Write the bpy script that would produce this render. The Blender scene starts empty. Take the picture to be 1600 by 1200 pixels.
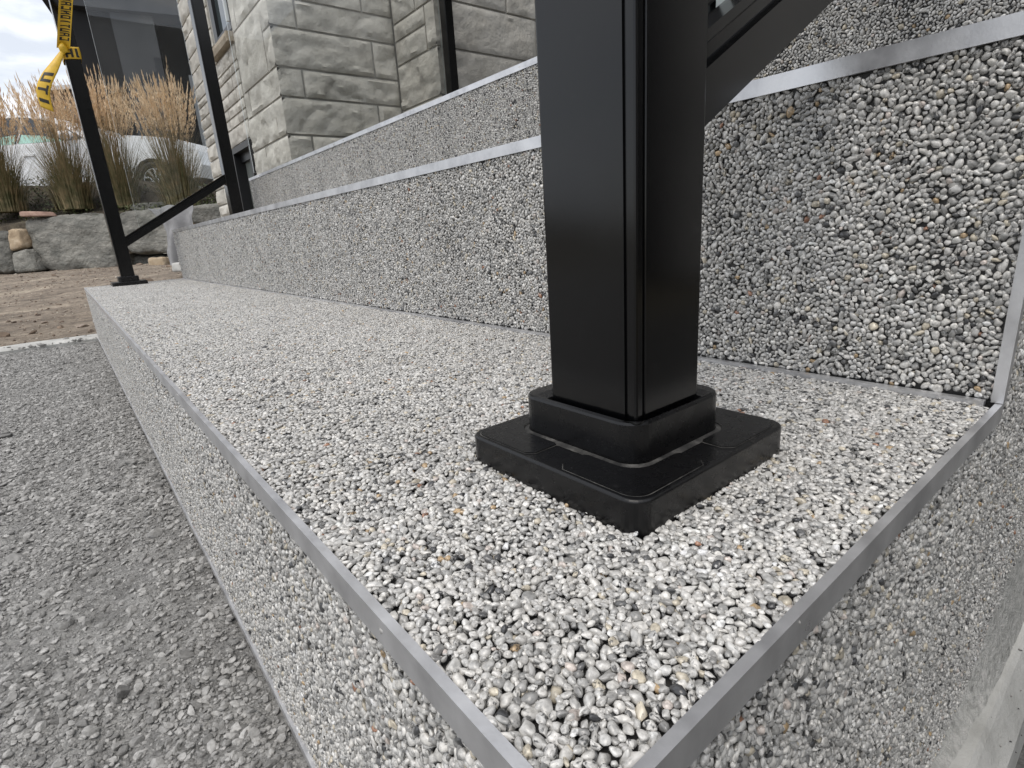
import bpy, bmesh, math, random
import numpy as np
from mathutils import Vector, Matrix, noise
random.seed(11); rng = np.random.default_rng(7)
scene = bpy.context.scene
col = scene.collection
R_ = math.radians

# ------------------------------------------------------------------ camera
CAM = np.array([0.05225285, -0.05002562, 0.10804899])
CR = np.array([[0.63157463, 0.77263289, -0.0644352],
               [0.17372991, -0.22202654, -0.95943845],
               [-0.75560003, 0.59476266, -0.27445578]])      # rows: right, down, forward
FPX = 847.95
cd = bpy.data.cameras.new('camera'); cam = bpy.data.objects.new('camera', cd); col.objects.link(cam)
cd.sensor_width = 36; cd.sensor_fit = 'HORIZONTAL'; cd.lens = FPX / 1600 * 36
cd.clip_start = 0.005; cd.clip_end = 2000
m = Matrix.Identity(4)
for i in range(3):
    m[i][0] = CR[0][i]; m[i][1] = -CR[1][i]; m[i][2] = -CR[2][i]; m[i][3] = CAM[i]
cam.matrix_world = m
scene.camera = cam

def at(u, v, Z):                      # a point at depth Z metres along a sight line of the survey
    return Vector(CAM + (CR.T @ np.array([(u - 800) / FPX, (v - 600) / FPX, 1.0])) * Z)
def depth(P): return (np.asarray(P) - CAM) @ CR[2]

# ------------------------------------------------------------------ world and light
w = bpy.data.worlds.new('World'); scene.world = w; w.use_nodes = True
nt = w.node_tree; nt.nodes.clear()
def N(nt, t, **kw):
    n = nt.nodes.new(t)
    for k, v in kw.items():
        if k.startswith('i_'):
            n.inputs[k[2:].replace('_', ' ')].default_value = v
        else: setattr(n, k, v)
    return n
SUN_EL, SUN_AZ = R_(66), R_(160)     # azimuth measured from +Y towards +X
sky = N(nt, 'ShaderNodeTexSky', sky_type='NISHITA', sun_disc=False, sun_elevation=SUN_EL, sun_rotation=SUN_AZ, altitude=200, air_density=1.0, dust_density=1.5, ozone_density=1.5)
bg1 = N(nt, 'ShaderNodeBackground'); bg1.inputs['Strength'].default_value = 0.11
tint = N(nt, 'ShaderNodeMix', data_type='RGBA'); tint.inputs['Factor'].default_value = 0.5
nt.links.new(sky.outputs[0], tint.inputs['A']); tint.inputs['B'].default_value = (7.6, 7.35, 7.0, 1)
nt.links.new(tint.outputs['Result'], bg1.inputs['Color'])
tc = N(nt, 'ShaderNodeTexCoord')
mp = N(nt, 'ShaderNodeMapping'); mp.inputs['Scale'].default_value = (2.2, 2.2, 6.0); mp.inputs['Location'].default_value = (0.35, 0.1, 0.2)
nt.links.new(tc.outputs['Generated'], mp.inputs['Vector'])
nz = N(nt, 'ShaderNodeTexNoise'); nz.inputs['Scale'].default_value = 2.4; nz.inputs['Detail'].default_value = 9; nz.inputs['Roughness'].default_value = 0.58; nz.inputs['Distortion'].default_value = 0.5
nt.links.new(mp.outputs[0], nz.inputs['Vector'])
cr = N(nt, 'ShaderNodeValToRGB'); cr.color_ramp.elements[0].position = 0.41; cr.color_ramp.elements[1].position = 0.58
nt.links.new(nz.outputs['Fac'], cr.inputs[0])
nz2 = N(nt, 'ShaderNodeTexNoise'); nz2.inputs['Scale'].default_value = 5.0; nz2.inputs['Detail'].default_value = 6
nt.links.new(mp.outputs[0], nz2.inputs['Vector'])
cr2 = N(nt, 'ShaderNodeValToRGB'); cr2.color_ramp.elements[0].position = 0.34; cr2.color_ramp.elements[1].position = 0.7
cr2.color_ramp.elements[0].color = (0.55, 0.60, 0.69, 1); cr2.color_ramp.elements[1].color = (1.0, 1.0, 1.0, 1)
nt.links.new(nz2.outputs['Fac'], cr2.inputs[0])
bg2 = N(nt, 'ShaderNodeBackground'); bg2.inputs['Strength'].default_value = 0.96
nt.links.new(cr2.outputs[0], bg2.inputs['Color'])
mx = N(nt, 'ShaderNodeMixShader'); nt.links.new(cr.outputs[0], mx.inputs[0]); nt.links.new(bg1.outputs[0], mx.inputs[1]); nt.links.new(bg2.outputs[0], mx.inputs[2])
wo = N(nt, 'ShaderNodeOutputWorld'); nt.links.new(mx.outputs[0], wo.inputs[0])

sl = bpy.data.lights.new('sun', 'SUN'); so = bpy.data.objects.new('sun', sl); col.objects.link(so)
sl.energy = 1.2; sl.angle = R_(36); sl.color = (1.0, 0.94, 0.86)
sd = Vector((math.sin(SUN_AZ) * math.cos(SUN_EL), math.cos(SUN_AZ) * math.cos(SUN_EL), math.sin(SUN_EL)))
so.rotation_euler = sd.to_track_quat('Z', 'Y').to_euler()
scene.view_settings.view_transform = 'Standard'; scene.view_settings.look = 'None'
scene.view_settings.exposure = 0.60; scene.view_settings.gamma = 1.0; scene.view_settings.use_curve_mapping = False

# ------------------------------------------------------------------ helpers
def mat(name, base=(0.5, 0.5, 0.5), rough=0.6, metal=0.0, spec=0.5, coat=0.0):
    M = bpy.data.materials.new(name); M.use_nodes = True
    b = M.node_tree.nodes['Principled BSDF']
    b.inputs['Base Color'].default_value = (*base, 1); b.inputs['Roughness'].default_value = rough
    b.inputs['Metallic'].default_value = metal; b.inputs['Specular IOR Level'].default_value = spec
    b.inputs['Coat Weight'].default_value = coat; b.inputs['Coat Roughness'].default_value = 0.15
    return M
def bsdf(M): return M.node_tree.nodes['Principled BSDF']
def noise_col(M, cols, scale, detail=5, pos=None, coord='Object', rough=0.6, mapping=None):
    """colour ramp over fractal noise"""
    t = M.node_tree; b = bsdf(M)
    c = N(t, 'ShaderNodeTexCoord'); src = c.outputs[coord]
    if mapping:
        mp = N(t, 'ShaderNodeMapping'); mp.inputs['Scale'].default_value = mapping; t.links.new(src, mp.inputs[0]); src = mp.outputs[0]
    n = N(t, 'ShaderNodeTexNoise'); n.inputs['Scale'].default_value = scale; n.inputs['Detail'].default_value = detail; n.inputs['Roughness'].default_value = rough
    t.links.new(src, n.inputs['Vector'])
    r = N(t, 'ShaderNodeValToRGB'); el = r.color_ramp.elements
    pos = pos or [0.3 + 0.4 * i / (len(cols) - 1) for i in range(len(cols))]
    while len(el) < len(cols): el.new(0.5)
    for e, p, cc in zip(el, pos, cols): e.position = p; e.color = (*cc, 1)
    t.links.new(n.outputs['Fac'], r.inputs[0]); t.links.new(r.outputs[0], b.inputs['Base Color'])
    return n, r, src
def add_bump(M, scale, strength=0.3, dist=0.002, detail=6, src=None, coord='Object', rough=0.6):
    t = M.node_tree; b = bsdf(M)
    if src is None: src = N(t, 'ShaderNodeTexCoord').outputs[coord]
    n = N(t, 'ShaderNodeTexNoise'); n.inputs['Scale'].default_value = scale; n.inputs['Detail'].default_value = detail; n.inputs['Roughness'].default_value = rough
    t.links.new(src, n.inputs['Vector'])
    u = N(t, 'ShaderNodeBump'); u.inputs['Strength'].default_value = strength; u.inputs['Distance'].default_value = dist
    t.links.new(n.outputs['Fac'], u.inputs['Height'])
    old = b.inputs['Normal'].links
    if old: t.links.new(old[0].from_socket, u.inputs['Normal'])
    t.links.new(u.outputs[0], b.inputs['Normal'])
    return n
def mul_noise(M, scale, lo=0.8, hi=1.15, detail=3, coord='Object', per_object=0.0):
    """multiply the colour by broad variation (weathering) and by a per-object factor"""
    t = M.node_tree; b = bsdf(M); s = b.inputs['Base Color']
    c = N(t, 'ShaderNodeTexCoord'); n = N(t, 'ShaderNodeTexNoise'); n.inputs['Scale'].default_value = scale; n.inputs['Detail'].default_value = detail
    t.links.new(c.outputs[coord], n.inputs['Vector'])
    mr = N(t, 'ShaderNodeMapRange'); mr.inputs['From Min'].default_value = 0.3; mr.inputs['From Max'].default_value = 0.7; mr.inputs['To Min'].default_value = lo; mr.inputs['To Max'].default_value = hi
    t.links.new(n.outputs['Fac'], mr.inputs[0]); val = mr.outputs[0]
    if per_object:
        oi = N(t, 'ShaderNodeObjectInfo'); m2 = N(t, 'ShaderNodeMapRange'); m2.inputs['To Min'].default_value = 1 - per_object; m2.inputs['To Max'].default_value = 1 + per_object
        t.links.new(oi.outputs['Random'], m2.inputs[0])
        mm = N(t, 'ShaderNodeMath', operation='MULTIPLY'); t.links.new(val, mm.inputs[0]); t.links.new(m2.outputs[0], mm.inputs[1]); val = mm.outputs[0]
    mix = N(t, 'ShaderNodeMix', data_type='RGBA', blend_type='MULTIPLY'); mix.inputs['Factor'].default_value = 1
    if s.links: t.links.new(s.links[0].from_socket, mix.inputs['A'])
    else: mix.inputs['A'].default_value = s.default_value
    t.links.new(val, mix.inputs['B']); t.links.new(mix.outputs['Result'], s)

def link(name, me, mt=None, parent=None, smooth=False):
    o = bpy.data.objects.new(name, me); col.objects.link(o)
    if mt is not None:
        for x in (mt if isinstance(mt, (list, tuple)) else [mt]): me.materials.append(x)
    if smooth:
        me.polygons.foreach_set('use_smooth', [True] * len(me.polygons))
    if parent is not None: o.parent = parent
    return o
def mesh(verts, faces, name='m'):
    me = bpy.data.meshes.new(name); me.from_pydata([tuple(v) for v in verts], [], faces); me.update(); return me
def bm_obj(name, bm, mt, parent=None, smooth=False, bevel=0, seg=2, angle=40):
    if bevel:
        es = [e for e in bm.edges if len(e.link_faces) == 2 and e.calc_face_angle(0) > R_(angle)]
        bmesh.ops.bevel(bm, geom=es, offset=bevel, segments=seg, profile=0.6, affect='EDGES')
    bmesh.ops.recalc_face_normals(bm, faces=bm.faces[:])
    me = bpy.data.meshes.new(name); bm.to_mesh(me); bm.free()
    return link(name, me, mt, parent, smooth)
def add_box(bm, x0, x1, y0, y1, z0, z1):
    vs = [bm.verts.new(p) for p in ((x0,y0,z0),(x1,y0,z0),(x1,y1,z0),(x0,y1,z0),(x0,y0,z1),(x1,y0,z1),(x1,y1,z1),(x0,y1,z1))]
    for f in ((3,2,1,0),(4,5,6,7),(0,1,5,4),(1,2,6,5),(2,3,7,6),(3,0,4,7)): bm.faces.new([vs[i] for i in f])
def box(name, x0, x1, y0, y1, z0, z1, mt, parent=None, bevel=0, seg=2):
    bm = bmesh.new(); add_box(bm, x0, x1, y0, y1, z0, z1); return bm_obj(name, bm, mt, parent, bevel=bevel, seg=seg)
def loft(rings, cap=True):
    bm = bmesh.new(); V = [[bm.verts.new(p) for p in r] for r in rings]; n = len(rings[0])
    for a, b in zip(V, V[1:]):
        for i in range(n): bm.faces.new((a[i], a[(i+1)%n], b[(i+1)%n], b[i]))
    if cap: bm.faces.new(V[0][::-1]); bm.faces.new(V[-1])
    return bm
def prism(poly, axis, a, b):
    """extrude a closed 2D polygon along an axis (0 x, 1 y, 2 z)"""
    def P(p, t): return ((t, p[0], p[1]), (p[0], t, p[1]), (p[0], p[1], t))[axis]
    return loft([[P(p, a) for p in poly], [P(p, b) for p in poly]])
def empty(name, loc=(0,0,0), **tags):
    o = bpy.data.objects.new(name, None); col.objects.link(o); o.location = loc; o.empty_display_size = 0.05
    for k, v in tags.items(): o[k] = v
    return o
def tag(o, label=None, cat=None, group=None, kind=None):
    if label: o['label'] = label
    if cat: o['category'] = cat
    if group: o['group'] = group
    if kind: o['kind'] = kind
    return o
def rrect(cx, cy, hx, hy, r, z, n=8):
    out = []
    for sx, sy, a0 in ((1,1,0),(-1,1,90),(-1,-1,180),(1,-1,270)):
        for i in range(n+1):
            a = R_(a0 + 90*i/n); out.append((cx + sx*(hx-r) + r*math.cos(a), cy + sy*(hy-r) + r*math.sin(a), z))
    return out
def fbm(p, oct=4):
    return noise.fractal(Vector(p), 1.0, 2.1, oct)

# ------------------------------------------------------------------ materials
M_peb = mat('pebble_stone', rough=0.30, spec=0.5, coat=0.45)
t = M_peb.node_tree; b = bsdf(M_peb)
at_ = N(t, 'ShaderNodeAttribute', attribute_type='INSTANCER', attribute_name='pcol')
sk = N(t, 'ShaderNodeAttribute', attribute_type='INSTANCER', attribute_name='speck')
tcp = N(t, 'ShaderNodeTexCoord')
off = N(t, 'ShaderNodeVectorMath', operation='MULTIPLY_ADD'); off.inputs[1].default_value = (3.1, 4.7, 5.3)
t.links.new(at_.outputs['Vector'], off.inputs[0]); t.links.new(tcp.outputs['Object'], off.inputs[2])
n1 = N(t, 'ShaderNodeTexNoise'); n1.inputs['Scale'].default_value = 760; n1.inputs['Detail'].default_value = 3
t.links.new(off.outputs[0], n1.inputs['Vector'])
add = N(t, 'ShaderNodeMath', operation='ADD'); t.links.new(n1.outputs['Fac'], add.inputs[0]); t.links.new(sk.outputs['Fac'], add.inputs[1])
rp = N(t, 'ShaderNodeMapRange'); rp.inputs['From Min'].default_value = 0.66; rp.inputs['From Max'].default_value = 0.78; rp.inputs['To Max'].default_value = 0.9
t.links.new(add.outputs[0], rp.inputs[0])
n2 = N(t, 'ShaderNodeTexNoise'); n2.inputs['Scale'].default_value = 480; n2.inputs['Detail'].default_value = 4
t.links.new(off.outputs[0], n2.inputs['Vector'])
v2 = N(t, 'ShaderNodeMapRange'); v2.inputs['From Min'].default_value = 0.3; v2.inputs['From Max'].default_value = 0.7; v2.inputs['To Min'].default_value = 0.52; v2.inputs['To Max'].default_value = 1.2
t.links.new(n2.outputs['Fac'], v2.inputs[0])
mm = N(t, 'ShaderNodeMix', data_type='RGBA', blend_type='MULTIPLY'); mm.inputs['Factor'].default_value = 1
t.links.new(at_.outputs['Color'], mm.inputs['A']); t.links.new(v2.outputs[0], mm.inputs['B'])
dk = N(t, 'ShaderNodeMix', data_type='RGBA'); t.links.new(rp.outputs[0], dk.inputs['Factor']); t.links.new(mm.outputs['Result'], dk.inputs['A']); dk.inputs['B'].default_value = (0.045, 0.045, 0.045, 1)
t.links.new(dk.outputs['Result'], b.inputs['Base Color'])
bp = N(t, 'ShaderNodeBump'); bp.inputs['Strength'].default_value = 0.35; bp.inputs['Distance'].default_value = 0.0004
t.links.new(n2.outputs['Fac'], bp.inputs['Height']); t.links.new(bp.outputs[0], b.inputs['Normal'])

M_resin = mat('resin_bed', (0.03, 0.029, 0.028), 0.45)
add_bump(M_resin, 500, 0.6, 0.001)
# hidden landing and tread tops: pebble colour only, too far or out of sight to count
M_alu = mat('satin_aluminium', (0.60, 0.60, 0.62), 0.42, metal=0.75)
n, r, s = noise_col(M_alu, [(0.44,0.44,0.455),(0.62,0.62,0.63),(0.74,0.74,0.75)], 30, 9, [0.3,0.48,0.66])
t = M_alu.node_tree
nn = N(t, 'ShaderNodeTexNoise'); nn.inputs['Scale'].default_value = 60; nn.inputs['Detail'].default_value = 5; t.links.new(N(t,'ShaderNodeTexCoord').outputs['Object'], nn.inputs['Vector'])
mr = N(t, 'ShaderNodeMapRange'); mr.inputs['To Min'].default_value = 0.2; mr.inputs['To Max'].default_value = 0.5; t.links.new(nn.outputs['Fac'], mr.inputs[0]); t.links.new(mr.outputs[0], bsdf(M_alu).inputs['Roughness'])
add_bump(M_alu, 700, 0.15, 0.0004); add_bump(M_alu, 45, 0.12, 0.0012, 4)
M_black = mat('black_powder_coat', (0.0012, 0.0013, 0.0016), 0.2, spec=0.42)
t = M_black.node_tree
nn = N(t, 'ShaderNodeTexNoise'); nn.inputs['Scale'].default_value = 35; nn.inputs['Detail'].default_value = 6; t.links.new(N(t,'ShaderNodeTexCoord').outputs['Object'], nn.inputs['Vector'])
mr = N(t, 'ShaderNodeMapRange'); mr.inputs['To Min'].default_value = 0.13; mr.inputs['To Max'].default_value = 0.21; t.links.new(nn.outputs['Fac'], mr.inputs[0]); t.links.new(mr.outputs[0], bsdf(M_black).inputs['Roughness'])

noise_col(M_black, [(0.0012,0.0013,0.0016),(0.0014,0.0015,0.0018),(0.02,0.02,0.02)], 90, 9, [0.3,0.64,0.92]); add_bump(M_black, 1300, 0.035, 0.0003)
M_plastic = mat('black_plastic_cover', (0.010, 0.010, 0.0115), 0.24, spec=0.42)
t = M_plastic.node_tree
nn = N(t, 'ShaderNodeTexNoise'); nn.inputs['Scale'].default_value = 160; nn.inputs['Detail'].default_value = 7; t.links.new(N(t,'ShaderNodeTexCoord').outputs['Object'], nn.inputs['Vector'])
mr = N(t, 'ShaderNodeMapRange'); mr.inputs['To Min'].default_value = 0.16; mr.inputs['To Max'].default_value = 0.4; t.links.new(nn.outputs['Fac'], mr.inputs[0]); t.links.new(mr.outputs[0], bsdf(M_plastic).inputs['Roughness'])
noise_col(M_plastic, [(0.003,0.003,0.0035),(0.0045,0.0045,0.005),(0.04,0.04,0.04)], 420, 6, [0.3,0.64,0.9])
M_dust = mat('grey_dust', (0.16, 0.155, 0.145), 0.9)
noise_col(M_dust, [(0.008,0.008,0.008),(0.035,0.034,0.032),(0.12,0.117,0.11)], 120, 8, [0.36,0.52,0.74])
M_conc = mat('concrete', (0.42, 0.42, 0.40), 0.9)
noise_col(M_conc, [(0.38,0.38,0.36),(0.47,0.47,0.45),(0.54,0.54,0.52)], 30, 8)
add_bump(M_conc, 300, 0.5, 0.002); mul_noise(M_conc, 9, 0.8, 1.12)
M_mortar = mat('rough_mortar', (0.33, 0.33, 0.31), 0.95); noise_col(M_mortar, [(0.28,0.28,0.265),(0.42,0.42,0.40),(0.52,0.51,0.49)], 120, 8); add_bump(M_mortar, 260, 1.0, 0.004)

# ------------------------------------------------------------------ pebble packing
def make_tile(T=0.10, rmean=0.00134, sig=0.25, fill=0.96, seed=3):
    g = np.random.default_rng(seed)
    rr = []; A = 0
    while A < T*T*fill:
        r = float(np.clip(rmean*np.exp(sig*g.standard_normal()), rmean*0.5, rmean*2.0)); rr.append(r); A += math.pi*r*r
    rr = np.array(sorted(rr, reverse=True)); n = len(rr)
    P = g.random((n, 2))*T
    K = 40
    for it in range(90):
        # neighbours through a periodic cell grid
        if it % 6 == 0:
            idx_i = []; idx_j = []
            cell = 4*rmean*1.25; nc = int(T/cell); c = (P/T*nc).astype(int) % nc
            key = c[:,0]*nc+c[:,1]; order = np.argsort(key, kind='stable'); sk_ = key[order]
            start = np.searchsorted(sk_, np.arange(nc*nc)); end = np.searchsorted(sk_, np.arange(nc*nc), side='right')
            for cx in range(nc):
                for cy in range(nc):
                    a = order[start[cx*nc+cy]:end[cx*nc+cy]]
                    bl = [order[start[k]:end[k]] for k in (((cx+dx)%nc)*nc+(cy+dy)%nc for dx in (-1,0,1) for dy in (-1,0,1))]
                    bb = np.concatenate(bl)
                    ii, jj = np.meshgrid(a, bb, indexing='ij'); k = ii != jj
                    idx_i.append(ii[k]); idx_j.append(jj[k])
            I = np.concatenate(idx_i); J = np.concatenate(idx_j)
        d = P[I]-P[J]; d -= np.round(d/T)*T
        L = np.hypot(d[:,0], d[:,1])+1e-9; ov = (rr[I]+rr[J])*1.03-L; k = ov > 0
        push = np.zeros_like(P)
        wgt = (rr[J]**2/(rr[I]**2+rr[J]**2))
        np.add.at(push, I[k], (d[k]/L[k,None])*(ov[k]*wgt[k]*0.55)[:,None])
        P = (P+push) % T
    return P, rr, T
TP, TR, TT = make_tile()

PAL = np.array([
 (0.66,0.64,0.60),(0.60,0.585,0.555),(0.72,0.70,0.665),(0.54,0.53,0.505),(0.64,0.63,0.605),
 (0.46,0.45,0.43),(0.36,0.355,0.34),(0.27,0.265,0.255),(0.13,0.13,0.13),(0.06,0.06,0.062),
 (0.60,0.54,0.43),(0.46,0.33,0.19),(0.36,0.19,0.12),(0.60,0.53,0.48)])
PW = np.array([16,16,12,15,13, 10,6,3.4,2.0,2.0, 3.0,0.5,0.25,1.2]); PW = PW/PW.sum()

def euler_from_mats(Mx):             # XYZ euler, batches of 3x3
    sy = np.clip(-Mx[:,2,0], -1, 1)
    y = np.arcsin(sy); x = np.arctan2(Mx[:,2,1], Mx[:,2,2]); z = np.arctan2(Mx[:,1,0], Mx[:,0,0])
    return np.stack([x, y, z], 1)
NV = 14
def pebble_field(o, u, v, U, V, scale=1.0, lift=0.0, seed=0, keep=None, flat=1.0):
    """one troweled layer of pebbles over the rectangle o + [0,U]u + [0,V]v; tops lie near the plane"""
    g = np.random.default_rng(seed)
    u = np.array(u, float); v = np.array(v, float); n = np.cross(u, v)
    T = TT*scale
    nu, nv = int(math.ceil(U/T)), int(math.ceil(V/T))
    pts = []; rad = []
    for i in range(nu):
        for j in range(nv):
            P = TP*scale
            k = (i*7+j*3+seed) % 4                       # turn the tile so that neighbours differ inside
            pts.append(P+np.array([i*T, j*T])); rad.append(TR*scale)
    P = np.concatenate(pts); r = np.concatenate(rad)
    mk = (P[:,0] < U-r*0.15) & (P[:,1] < V-r*0.15) & (P[:,0] > r*0.15) & (P[:,1] > r*0.15)
    P = P[mk]; r = r[mk]
    W = np.array(o, float)+P[:,:1]*u+P[:,1:]*v
    if keep is not None:
        mk = keep(W); W = W[mk]; r = r[mk]
    k = len(r)
    asp = np.exp(g.normal(0, 0.17, k)); hz = np.clip(g.normal(0.82, 0.1, k), 0.6, 1.05)*flat
    sx = r*asp*1.15; sy_ = r/asp*1.15; sz = r*hz
    top = g.normal(0.0, 0.00034, k)+lift
    W = W+n*(top-sz*0.96)[:,None]
    ang = g.random(k)*2*math.pi; tx = g.normal(0, 0.22, k); ty = g.normal(0, 0.22, k)
    ca, sa = np.cos(ang), np.sin(ang); Z0 = np.zeros(k); O1 = np.ones(k)
    Rz = np.stack([np.stack([ca,-sa,Z0],1), np.stack([sa,ca,Z0],1), np.stack([Z0,Z0,O1],1)],1)
    Rx = np.stack([np.stack([O1,Z0,Z0],1), np.stack([Z0,np.cos(tx),-np.sin(tx)],1), np.stack([Z0,np.sin(tx),np.cos(tx)],1)],1)
    Ry = np.stack([np.stack([np.cos(ty),Z0,np.sin(ty)],1), np.stack([Z0,O1,Z0],1), np.stack([-np.sin(ty),Z0,np.cos(ty)],1)],1)
    B = np.stack([u, v, n], 1)
    Mx = B[None] @ Rz @ Rx @ Ry
    ci = g.choice(len(PAL), k, p=PW)
    c = PAL[ci]*np.array([0.975, 0.98, 0.985])*np.exp(g.normal(0, 0.09, k))[:,None]
    # no two trowel loads are the same: broad drifts in tone over the surface
    a = W@u; b_ = W@v; ph = seed*1.7
    drift = np.sin(a*19+2.2*np.sin(b_*13+ph)+ph)+0.8*np.sin(b_*27+1.7*np.sin(a*23+ph)+2*ph)+0.6*np.sin((a+b_)*61+ph*3)
    c = c*(1+0.028*drift)[:,None]
    # dark stones keep a little company, as when a scoop of them lands together
    speck = np.where(g.random(k) < 0.6, g.uniform(-0.02, 0.12, k), -0.3); speck = np.where(g.random(k) < 0.09, 0.19, speck)
    return dict(co=W, rot=euler_from_mats(Mx), scl=np.stack([sx, sy_, sz], 1)/0.0025, pcol=np.clip(c, 0.02, 0.8), var=g.integers(0, NV, k), speck=speck, r=r)

# ------------------------------------------------------------------ pebble shapes
def pebble_mesh(seed, sub=2, planes=12, lo=0.50, hi=0.86, rad=0.0025, rough=0.07, m=None, name='pebble'):
    g = random.Random(seed)
    bm = bmesh.new(); bmesh.ops.create_icosphere(bm, subdivisions=sub, radius=1.0)
    pl = []
    for i in range(planes):
        d = Vector((g.gauss(0,1), g.gauss(0,1), g.gauss(0,1))).normalized(); pl.append((d, g.uniform(lo, hi)))
    o = Vector((g.uniform(0,90),)*3)
    for vtx in bm.verts:
        p = vtx.co.copy()
        for d, h in pl:
            q = p.dot(d)
            if q > h: p -= d*(q-h)*0.96
        p *= 1+rough*noise.noise(p*1.7+o)*2
        vtx.co = p
    mxx = max(v.co.length for v in bm.verts)
    for vtx in bm.verts: vtx.co *= rad*1.04/mxx
    me = bpy.data.meshes.new(name); bm.to_mesh(me); bm.free()
    me.polygons.foreach_set('use_smooth', [True]*len(me.polygons))
    me.materials.append(m or M_peb); return me
PEB = [pebble_mesh(100+i) for i in range(NV)]

def gn_scatter(name, F, protos, parent, label=None, kind='stuff'):
    """points with attributes; a geometry-nodes tree places the stones on them"""
    me = bpy.data.meshes.new(name); k = len(F['co'])
    me.vertices.add(k); me.vertices.foreach_set('co', F['co'].astype(np.float32).ravel())
    for nm, ty, dat in (('rot','FLOAT_VECTOR',F['rot']),('scl','FLOAT_VECTOR',F['scl'])):
        a = me.attributes.new(nm, ty, 'POINT'); a.data.foreach_set('vector', dat.astype(np.float32).ravel())
    a = me.attributes.new('pcol', 'FLOAT_COLOR', 'POINT'); a.data.foreach_set('color', np.concatenate([F['pcol'], np.ones((k,1))],1).astype(np.float32).ravel())
    a = me.attributes.new('speck', 'FLOAT', 'POINT'); a.data.foreach_set('value', F['speck'].astype(np.float32))
    a = me.attributes.new('var', 'INT', 'POINT'); a.data.foreach_set('value', F['var'].astype(np.int32))
    o = link(name, me, None, parent)
    ng = bpy.data.node_groups.new(name+'_scatter', 'GeometryNodeTree')
    ng.interface.new_socket('Geometry', in_out='INPUT', socket_type='NodeSocketGeometry'); ng.interface.new_socket('Geometry', in_out='OUTPUT', socket_type='NodeSocketGeometry')
    gi = ng.nodes.new('NodeGroupInput'); go = ng.nodes.new('NodeGroupOutput')
    ip = ng.nodes.new('GeometryNodeInstanceOnPoints'); ip.inputs['Pick Instance'].default_value = True
    ng.links.new(gi.outputs[0], ip.inputs['Points'])
    jn = ng.nodes.new('GeometryNodeJoinGeometry')
    for p in reversed(protos):
        oi = ng.nodes.new('GeometryNodeObjectInfo'); oi.transform_space = 'ORIGINAL'; oi.inputs['Object'].default_value = p; oi.inputs['As Instance'].default_value = True
        ng.links.new(oi.outputs['Geometry'], jn.inputs[0])
    ng.links.new(jn.outputs[0], ip.inputs['Instance'])
    def attr(nm, ty):
        q = ng.nodes.new('GeometryNodeInputNamedAttribute'); q.data_type = ty; q.inputs['Name'].default_value = nm; return q.outputs['Attribute']
    ng.links.new(attr('var','INT'), ip.inputs['Instance Index'])
    er = ng.nodes.new('FunctionNodeEulerToRotation'); ng.links.new(attr('rot','FLOAT_VECTOR'), er.inputs[0]); ng.links.new(er.outputs[0], ip.inputs['Rotation'])
    ng.links.new(attr('scl','FLOAT_VECTOR'), ip.inputs['Scale'])
    ng.links.new(ip.outputs[0], go.inputs[0])
    md = o.modifiers.new('scatter', 'NODES'); md.node_group = ng
    if kind: o['kind'] = kind
    if label: o['label'] = label
    return o
def one_stone(F, i, meshes, name, parent):
    o = bpy.data.objects.new(name, meshes[int(F['var'][i])]); col.objects.link(o)
    o.location = F['co'][i]; o.rotation_euler = F['rot'][i]; o.scale = F['scl'][i]; o.parent = parent
    o['pcol'] = [float(x) for x in F['pcol'][i]]; o['speck'] = float(F['speck'][i])
    return o
def sub(F, k): return {a: b[k] for a, b in F.items()}
def cat(*Fs): return {a: np.concatenate([f[a] for f in Fs]) for a in Fs[0]}

# ------------------------------------------------------------------ the staircase
L, D, H, H2, GZ = 2.545, 0.325, 0.190, 0.194, -0.192
Z2, Z3, Y2, Y3, YB = H, H+H2, D, 2*D, 3.3
TW, TH = 0.0027, 0.0098              # edge trim: width of its top, height of its face
stairs = empty('staircase', (0,0,0)); tag(stairs, 'grey stone pebble staircase with silver metal edge strips and black railing posts', 'staircase')
def step(): return None
steps = []
defs = [('first', 0.0, Y2, GZ-0.12, 0.0), ('second', Y2, Y3, -0.02, Z2), ('third', Y3, YB, Z2-0.02, Z3)]
REC = 0.0030
for k, (nm, y0, y1, z0, z1) in enumerate(defs):
    bm = bmesh.new()
    if k == 0: add_box(bm, -L+REC, -REC, y0+REC, YB, z0, z1-REC)
    else: add_box(bm, -L+REC, -REC, y0+REC, YB, z0+0.015, z1-REC)
    s_ = bm_obj('step', bm, M_resin, stairs)
    s_['label'] = ('lowest step with the wide pebble tread and black post base', 'middle step with tall pebble riser behind the near post', 'top step below the stone house wall')[k]
    steps.append(s_)
def trim(name, parent, poly, axis, a, b, lab=None):
    o = bm_obj(name, prism(poly, axis, a, b), M_alu, parent, bevel=0.00045, seg=2)
    if lab: o['label'] = lab
    return o
PR = 0.0005                           # trims stand a hair proud of the stone
# first tread: front edge and right-hand edge
e = 0.0006
trim('edge_strip', steps[0], [(-PR, -TH), (TW, -TH), (TW, PR), (-PR, PR)], 0, -L-0.0005, PR)
trim('edge_strip', steps[0], [(PR, -TH), (-TW, -TH), (-TW, PR), (PR, PR)], 1, TW+0.0004, Y2+0.002)
trim('edge_strip', steps[0], [(-L-PR, -TH), (-L+TW, -TH), (-L+TW, PR), (-L-PR, PR)], 1, TW+0.0004, Y2+0.002)
trim('base_strip', steps[0], [(-0.0012, GZ-0.004), (0.0016, GZ-0.004), (0.0016, GZ+0.003), (-0.0012, GZ+0.003)], 0, -L, -0.03, 'thin silver strip along the gravel')
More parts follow.
